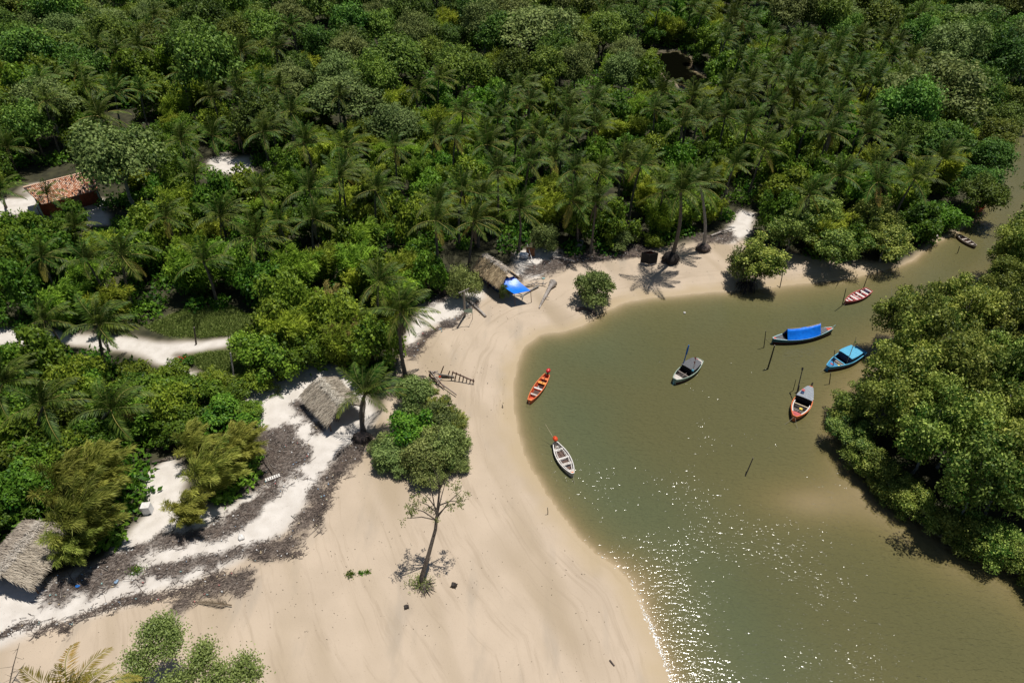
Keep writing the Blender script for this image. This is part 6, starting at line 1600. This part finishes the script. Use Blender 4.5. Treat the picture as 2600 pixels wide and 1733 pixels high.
def openbox(label, name, cat, px, py, size, yaw, mat, inner, lid=False, tilt=0):
    t = thing(name, label, cat, gb(px, py), yaw); t.rotation_euler = (tilt, 0, yaw); x, y, z = size; w = .05
    if lid:
        m = MB(); m.box((0, 0, z / 2), size); m.build('body', mat, t); m = MB(); m.box((0, 0, z + .025), (x * 1.03, y * 1.03, .05)); m.build('lid', M_WHITE, t)
        m = MB(); m.box((x * .3, -y / 2 - .012, z * .12), (x * .25, .02, z * .1)); m.build('vent', M_BLACK, t)
        m = MB(); m.box((-x * .4, -y / 2 - .02, z * .7), (.04, .04, z * .3)); m.build('handle', M_GREYBOX, t)
    else:
        for (c, s_) in (((0, y / 2, z / 2), (x + w, w, z)), ((0, -y / 2, z / 2), (x + w, w, z)), ((x / 2, 0, z / 2), (w, y - w, z)), ((-x / 2, 0, z / 2), (w, y - w, z))): m = MB(); m.box(c, s_); m.build('side', mat, t)
        m = MB(); m.box((0, 0, .08), (x - w, y - w, .06)); m.build('bottom', inner, t); m = MB(); m.box((0, 0, z * .55), (x - w * 1.1, y - w * 1.1, .03)); m.build('contents', inner, t)
openbox('white enamel fridge standing on the sand between bamboo clumps', 'old_fridge', 'fridge', 350, 1190, (.72, .66, .95), .1, M_FRIDGE, M_DARKIN, True)
openbox('open grey cement bin at the forest edge of the north beach', 'open_bin', 'bin', 1330, 578, (.85, 1.1, 1.0), -.25, M_GREYBOX, M_NAVY)
br = thing('old_barrel', 'blue and white barrel lying behind the thatched hut with awning', 'barrel', gb(1203, 605)); m = MB(); m.tube([(-.5, .1, .5), (-.2, 0, .55), (.3, -.05, .55), (.55, -.15, .5)], [.36, .45, .45, .36], 12); m.build('body', plain('worn_blue_drum', (.62, .64, .66), (.12, .22, .36), 2.0, .5), br)
m = MB(); m.tube([(-.52, .1, .5), (-.5, .1, .5)], .3, 12); m.build('end', M_NAVY, br)
sh = thing('rusty_sheet', 'rusty corrugated sheet propped behind the barrel', 'sheet', gb(1218, 600)); m = MB(); rows = [[Vector((u_ * 1.2 - .6, .05 * math.sin(u_ * 40) + v_ * .25, v_ * 1.3)) for u_ in np.linspace(0, 1, 21)] for v_ in (0, 1)]
m.grid(rows); m.grid([[v + Vector((0, .02, 0)) for v in rw] for rw in rows]); m.build('panel', plain('rust', (.30, .14, .06), (.18, .08, .04), 3, .85), sh)
log('white painted plank leaning on the rusty sheet', [(1354, 672, .1), (1344, 655, .9), (1338, 645, 1.4)], .05, .05, M_WHITE, 0, 40, name='plank', group=None)
log('long bamboo pole lying by the old barrel', [(1298, 650, .3), (1306, 657, .3), (1314, 662, .2)], .1, .1, M_PLANK, 0, 41, name='bamboo_pole', group=None)
log('white plank lying over driftwood near the awning', [(1348, 711, .5), (1362, 708, .55), (1380, 704, .6)], .05, .05, M_WHITE, 0, 42, name='plank', group=None)
pk = thing('white_pallet_board', 'white slatted board lying on the brown wrack', 'board', gb(632, 1113), R_(28))
for k in range(7): m = MB(); m.box((-.6 + k * .2, 0, .14), (.13, .4, .04)); m.build('slat', M_WHITE, pk)
for sg in (-.15, .15): m = MB(); m.box((0, sg, .09), (1.4, .07, .06)); m.build('batten', M_WORNW, pk)
bu = thing('white_buoy', 'small white float alone on the open water off the beach', 'buoy', G(1572, 719)); m = MB()
m.grid([[Vector((math.sin(th) * math.cos(p) * .17, math.sin(th) * math.sin(p) * .17, .06 + math.cos(th) * .16)) for p in np.linspace(0, 6.2832, 13)] for th in np.linspace(0, math.pi, 8)]); m.build('float', M_WHITE, bu); m = MB(); m.tube([(0, 0, .2), (0, 0, .26)], .03, 6); m.build('eye', M_BLACK, bu)

# ------------------------------------------------------------------ wrack: driftwood litter nobody could count
def wrack():
    r = np.random.default_rng(91); m_v, m_f = [], []; pts = []
    for P in MULCH:
        lo, hi = P.min(0) - .6, P.max(0) + .6; area = float(np.prod(hi - lo)); p = r.uniform(lo, hi, (int(area * 60), 2)); d = sdist(P, p[:, 0], p[:, 1])
        cl = fbm(p[:, 0], p[:, 1], 1.1, 21); keep = (d + (cl - .5) * 2.6 > r.uniform(-.55, .5, len(p))); pts.append(p[keep])
    # loose strings of twigs along old tide lines
    for ln in ([(0, 1480), (60, 1450), (100, 1445)], [(95, 1470), (130, 1445), (170, 1462)], [(170, 1440), (260, 1405), (330, 1390), (380, 1385)], [(260, 1400), (340, 1378)], [(330, 1395), (400, 1375), (460, 1362)], [(800, 1060), (760, 1140), (730, 1220)], [(650, 1290), (700, 1285)], [(945, 830), (985, 775), (1060, 735), (1100, 700)], [(1300, 612), (1400, 600), (1500, 592)], [(450, 1355), (520, 1330)]):
        g = [G(*q_) for q_ in ln]
        for a, b_ in zip(g[:-1], g[1:]):
            n = int((b_ - a).length * 110); t = r.random(n); q_ = np.outer(1 - t, np.array(a)[:2]) + np.outer(t, np.array(b_)[:2]) + r.normal(size=(n, 2)) * (.16 + .3 * r.random((n, 1)) ** 3); pts.append(q_)
    p = np.vstack(pts); n = len(p); z = np.array([gz(x, y) for x, y in p]); a = r.uniform(0, math.pi, n); a = np.where(r.random(n) < .55, r.normal(.45, .35, n), a)
    L = r.uniform(.08, .5, n) ** 1.2 * np.where(r.random(n) < .05, 3.2, 1); wd = r.uniform(.006, .022, n); hz = r.uniform(.0, .1, n)
    d = np.stack([np.cos(a), np.sin(a), r.normal(size=n) * .12], 1); s = np.stack([-np.sin(a), np.cos(a), np.zeros(n)], 1); C = np.column_stack([p, z + hz + .02])
    V = np.empty((n, 6, 3)); 
    for k, e in enumerate((-1, 1)):
        B = C + d * (L / 2 * e)[:, None]; V[:, k * 3] = B + s * wd[:, None]; V[:, k * 3 + 1] = B - s * wd[:, None]; V[:, k * 3 + 2] = B + np.array([0, 0, 1.5]) * wd[:, None]
    base = (np.arange(n) * 6)[:, None]; F = np.vstack([base + np.array([[0, 3, 5, 2]]), base + np.array([[1, 2, 5, 4]])])
    me = bpy.data.meshes.new('wrack'); me.vertices.add(6 * n); me.vertices.foreach_set('co', V.ravel()); me.loops.add(F.size); me.loops.foreach_set('vertex_index', F.ravel().astype(np.int32)); me.polygons.add(len(F)); me.polygons.foreach_set('loop_start', (np.arange(len(F)) * 4).astype(np.int32)); me.materials.append(M_TWIG); me.update(calc_edges=True)
    print('WRACK', n)
    tag(mkobj('wrack', me), 'dark brown twigs and seaweed washed up along the beach', 'wrack', kind='stuff')
    m = MB(); sel = r.permutation(n)[:420]
    for i in sel:
        s_ = r.uniform(.03, .09); m.box((p[i, 0], p[i, 1], z[i] + .12), (s_ * 2, s_ * r.uniform(.6, 1.6), s_ * .7), Matrix.Rotation(r.uniform(0, 6.28), 3, 'Z') @ Matrix.Rotation(r.normal() * .4, 3, 'X'), int(r.choice(5, p=[.5, .08, .08, .28, .06])), taper=.7)
    tag(m.build('plastic_litter', LITTER), 'scattered small plastic litter among the washed-up twigs', 'litter', kind='stuff')
wrack()
def bleached():
    r = np.random.default_rng(44); m = MB()
    for P, dn in ((MULCH[7], .8), (MULCH[8], .6), (MULCH[2], .35), (MULCH[4], .35), (MULCH[1], .3), (MULCH[10], .5), (MULCH[9], .4)):
        lo, hi = P.min(0), P.max(0); n = int(np.prod(hi - lo) * dn)
        for x, y in r.uniform(lo, hi, (n, 2)):
            if not inside(P, x, y): continue
            a = r.uniform(0, 6.28); ln = r.uniform(.3, 1.1) * (2 if r.random() < .15 else 1); z = gz(x, y) + .12; rd = r.uniform(.015, .04); d = Vector((math.cos(a), math.sin(a), r.normal() * .12)) * ln / 2; p = Vector((x, y, z)); k = Vector((-d.y, d.x, 0)) * r.normal() * .18
            m.tube([p - d, p + k, p + d], [rd, rd * .9, rd * .4], 4, 0, cap=False)
            if r.random() < .4: m.tube([p + k, p + k + Vector((r.normal(), r.normal(), r.uniform(.2, 1))) * ln * .3], [rd * .6, rd * .2], 3, 0, cap=False)
    tag(m.build('bleached_sticks', M_DRIFT), 'bleached driftwood sticks strewn through the wrack', 'driftwood', kind='stuff')
    # crumbs of bark and shell on the open sand
    m = MB(); lo, hi = BEACH.min(0), BEACH.max(0); p = r.uniform(lo, hi, (9000, 2)); ok_ = (sdist(BEACH, p[:, 0], p[:, 1]) > .3) & (sdist(WATER, p[:, 0], p[:, 1]) < -.8) & (fbm(p[:, 0], p[:, 1], 4.0, 71) > r.uniform(.42, .72, len(p)))
    for x, y in p[ok_][:1500]:
        s_ = r.uniform(.015, .05); a = r.uniform(0, 6.28); c, q_ = math.cos(a) * s_, math.sin(a) * s_; z = gz(x, y) + .02
        m.add([(x - c * 1.6, y - q_ * 1.6, z), (x + q_ * .6, y - c * .6, z), (x + c * 1.6, y + q_ * 1.6, z), (x - q_ * .6, y + c * .6, z), (x, y, z + s_)], [(0, 1, 4), (1, 2, 4), (2, 3, 4), (3, 0, 4)])
    tag(m.build('sand_crumbs', M_TWIG), 'crumbs of bark and shell scattered over the open sand', 'debris', kind='stuff')
bleached()
for k, (px, py, lab, mt, s) in enumerate(((190, 1362, 'dark blue plastic bag in the wrack near the left roof', M_BLUE, .2), (278, 1352, 'pale blue plastic sack on the wrack', LITTER[1], .2), (560, 1248, 'crumpled white sheet of plastic on the wrack', M_WHITE, .4), (1248, 648, 'turquoise plastic piece near the awning hut', LITTER[2], .22))):
    t = thing('plastic_bag', lab, 'litter', gb(px, py), k * 1.1); m = MB(); rr_ = np.random.default_rng(k)
    rows = [[Vector((math.cos(p) * math.sin(th) * s * (1 + .3 * math.sin(3 * p + k)), math.sin(p) * math.sin(th) * s * .7, .1 + math.cos(th) * s * .4 + .04 * math.sin(4 * p))) for p in np.linspace(0, 6.2832, 12)] for th in np.linspace(0, math.pi, 7)]
    m.grid(rows); m.build('sack', mt, t); m = MB(); m.tube([(0, 0, .1 + s * .38), (s * .2, 0, .16 + s * .45)], [.05, .02], 5); m.build('knot', mt, t)
# foam where the ripples run up on the sand
def foam():
    r = np.random.default_rng(15); m = MB()
    ln = [(1372, 1270), (1420, 1305), (1452, 1340), (1470, 1375), (1474, 1400), (1490, 1430), (1512, 1482), (1530, 1530), (1540, 1568)]
    g = [G(*q_) for q_ in ln]; dens = [3, 4, 6, 16, 42, 48, 30, 14]
    for a, b_, dn in zip(g[:-1], g[1:], dens):
        for k in range(int((b_ - a).length * dn)):
            t = r.random(); p = a.lerp(b_, t) + Vector((r.normal() * .13 + .05, r.normal() * .1, 0)); s_ = r.uniform(.012, .055); n = 6; ph = r.random() * 6; el = r.uniform(.6, 2.0); dr = (b_ - a).normalized()
            pz = max(gz(p.x, p.y), 0) + .012 + r.random() * .008
            vs_ = [Vector((p.x, p.y, pz)) + (dr * math.cos(q_) * el + Vector((-dr.y, dr.x, 0)) * math.sin(q_)) * s_ for q_ in np.linspace(0, 6.28, n, endpoint=False)]
            m.add(vs_ + [Vector((p.x, p.y, pz + s_ * .35))], [(i, (i + 1) % n, n) for i in range(n)], 0, True)
    tag(m.build('foam', M_FOAM), 'thin white foam line where ripples meet the sand', 'foam', kind='stuff')
foam()
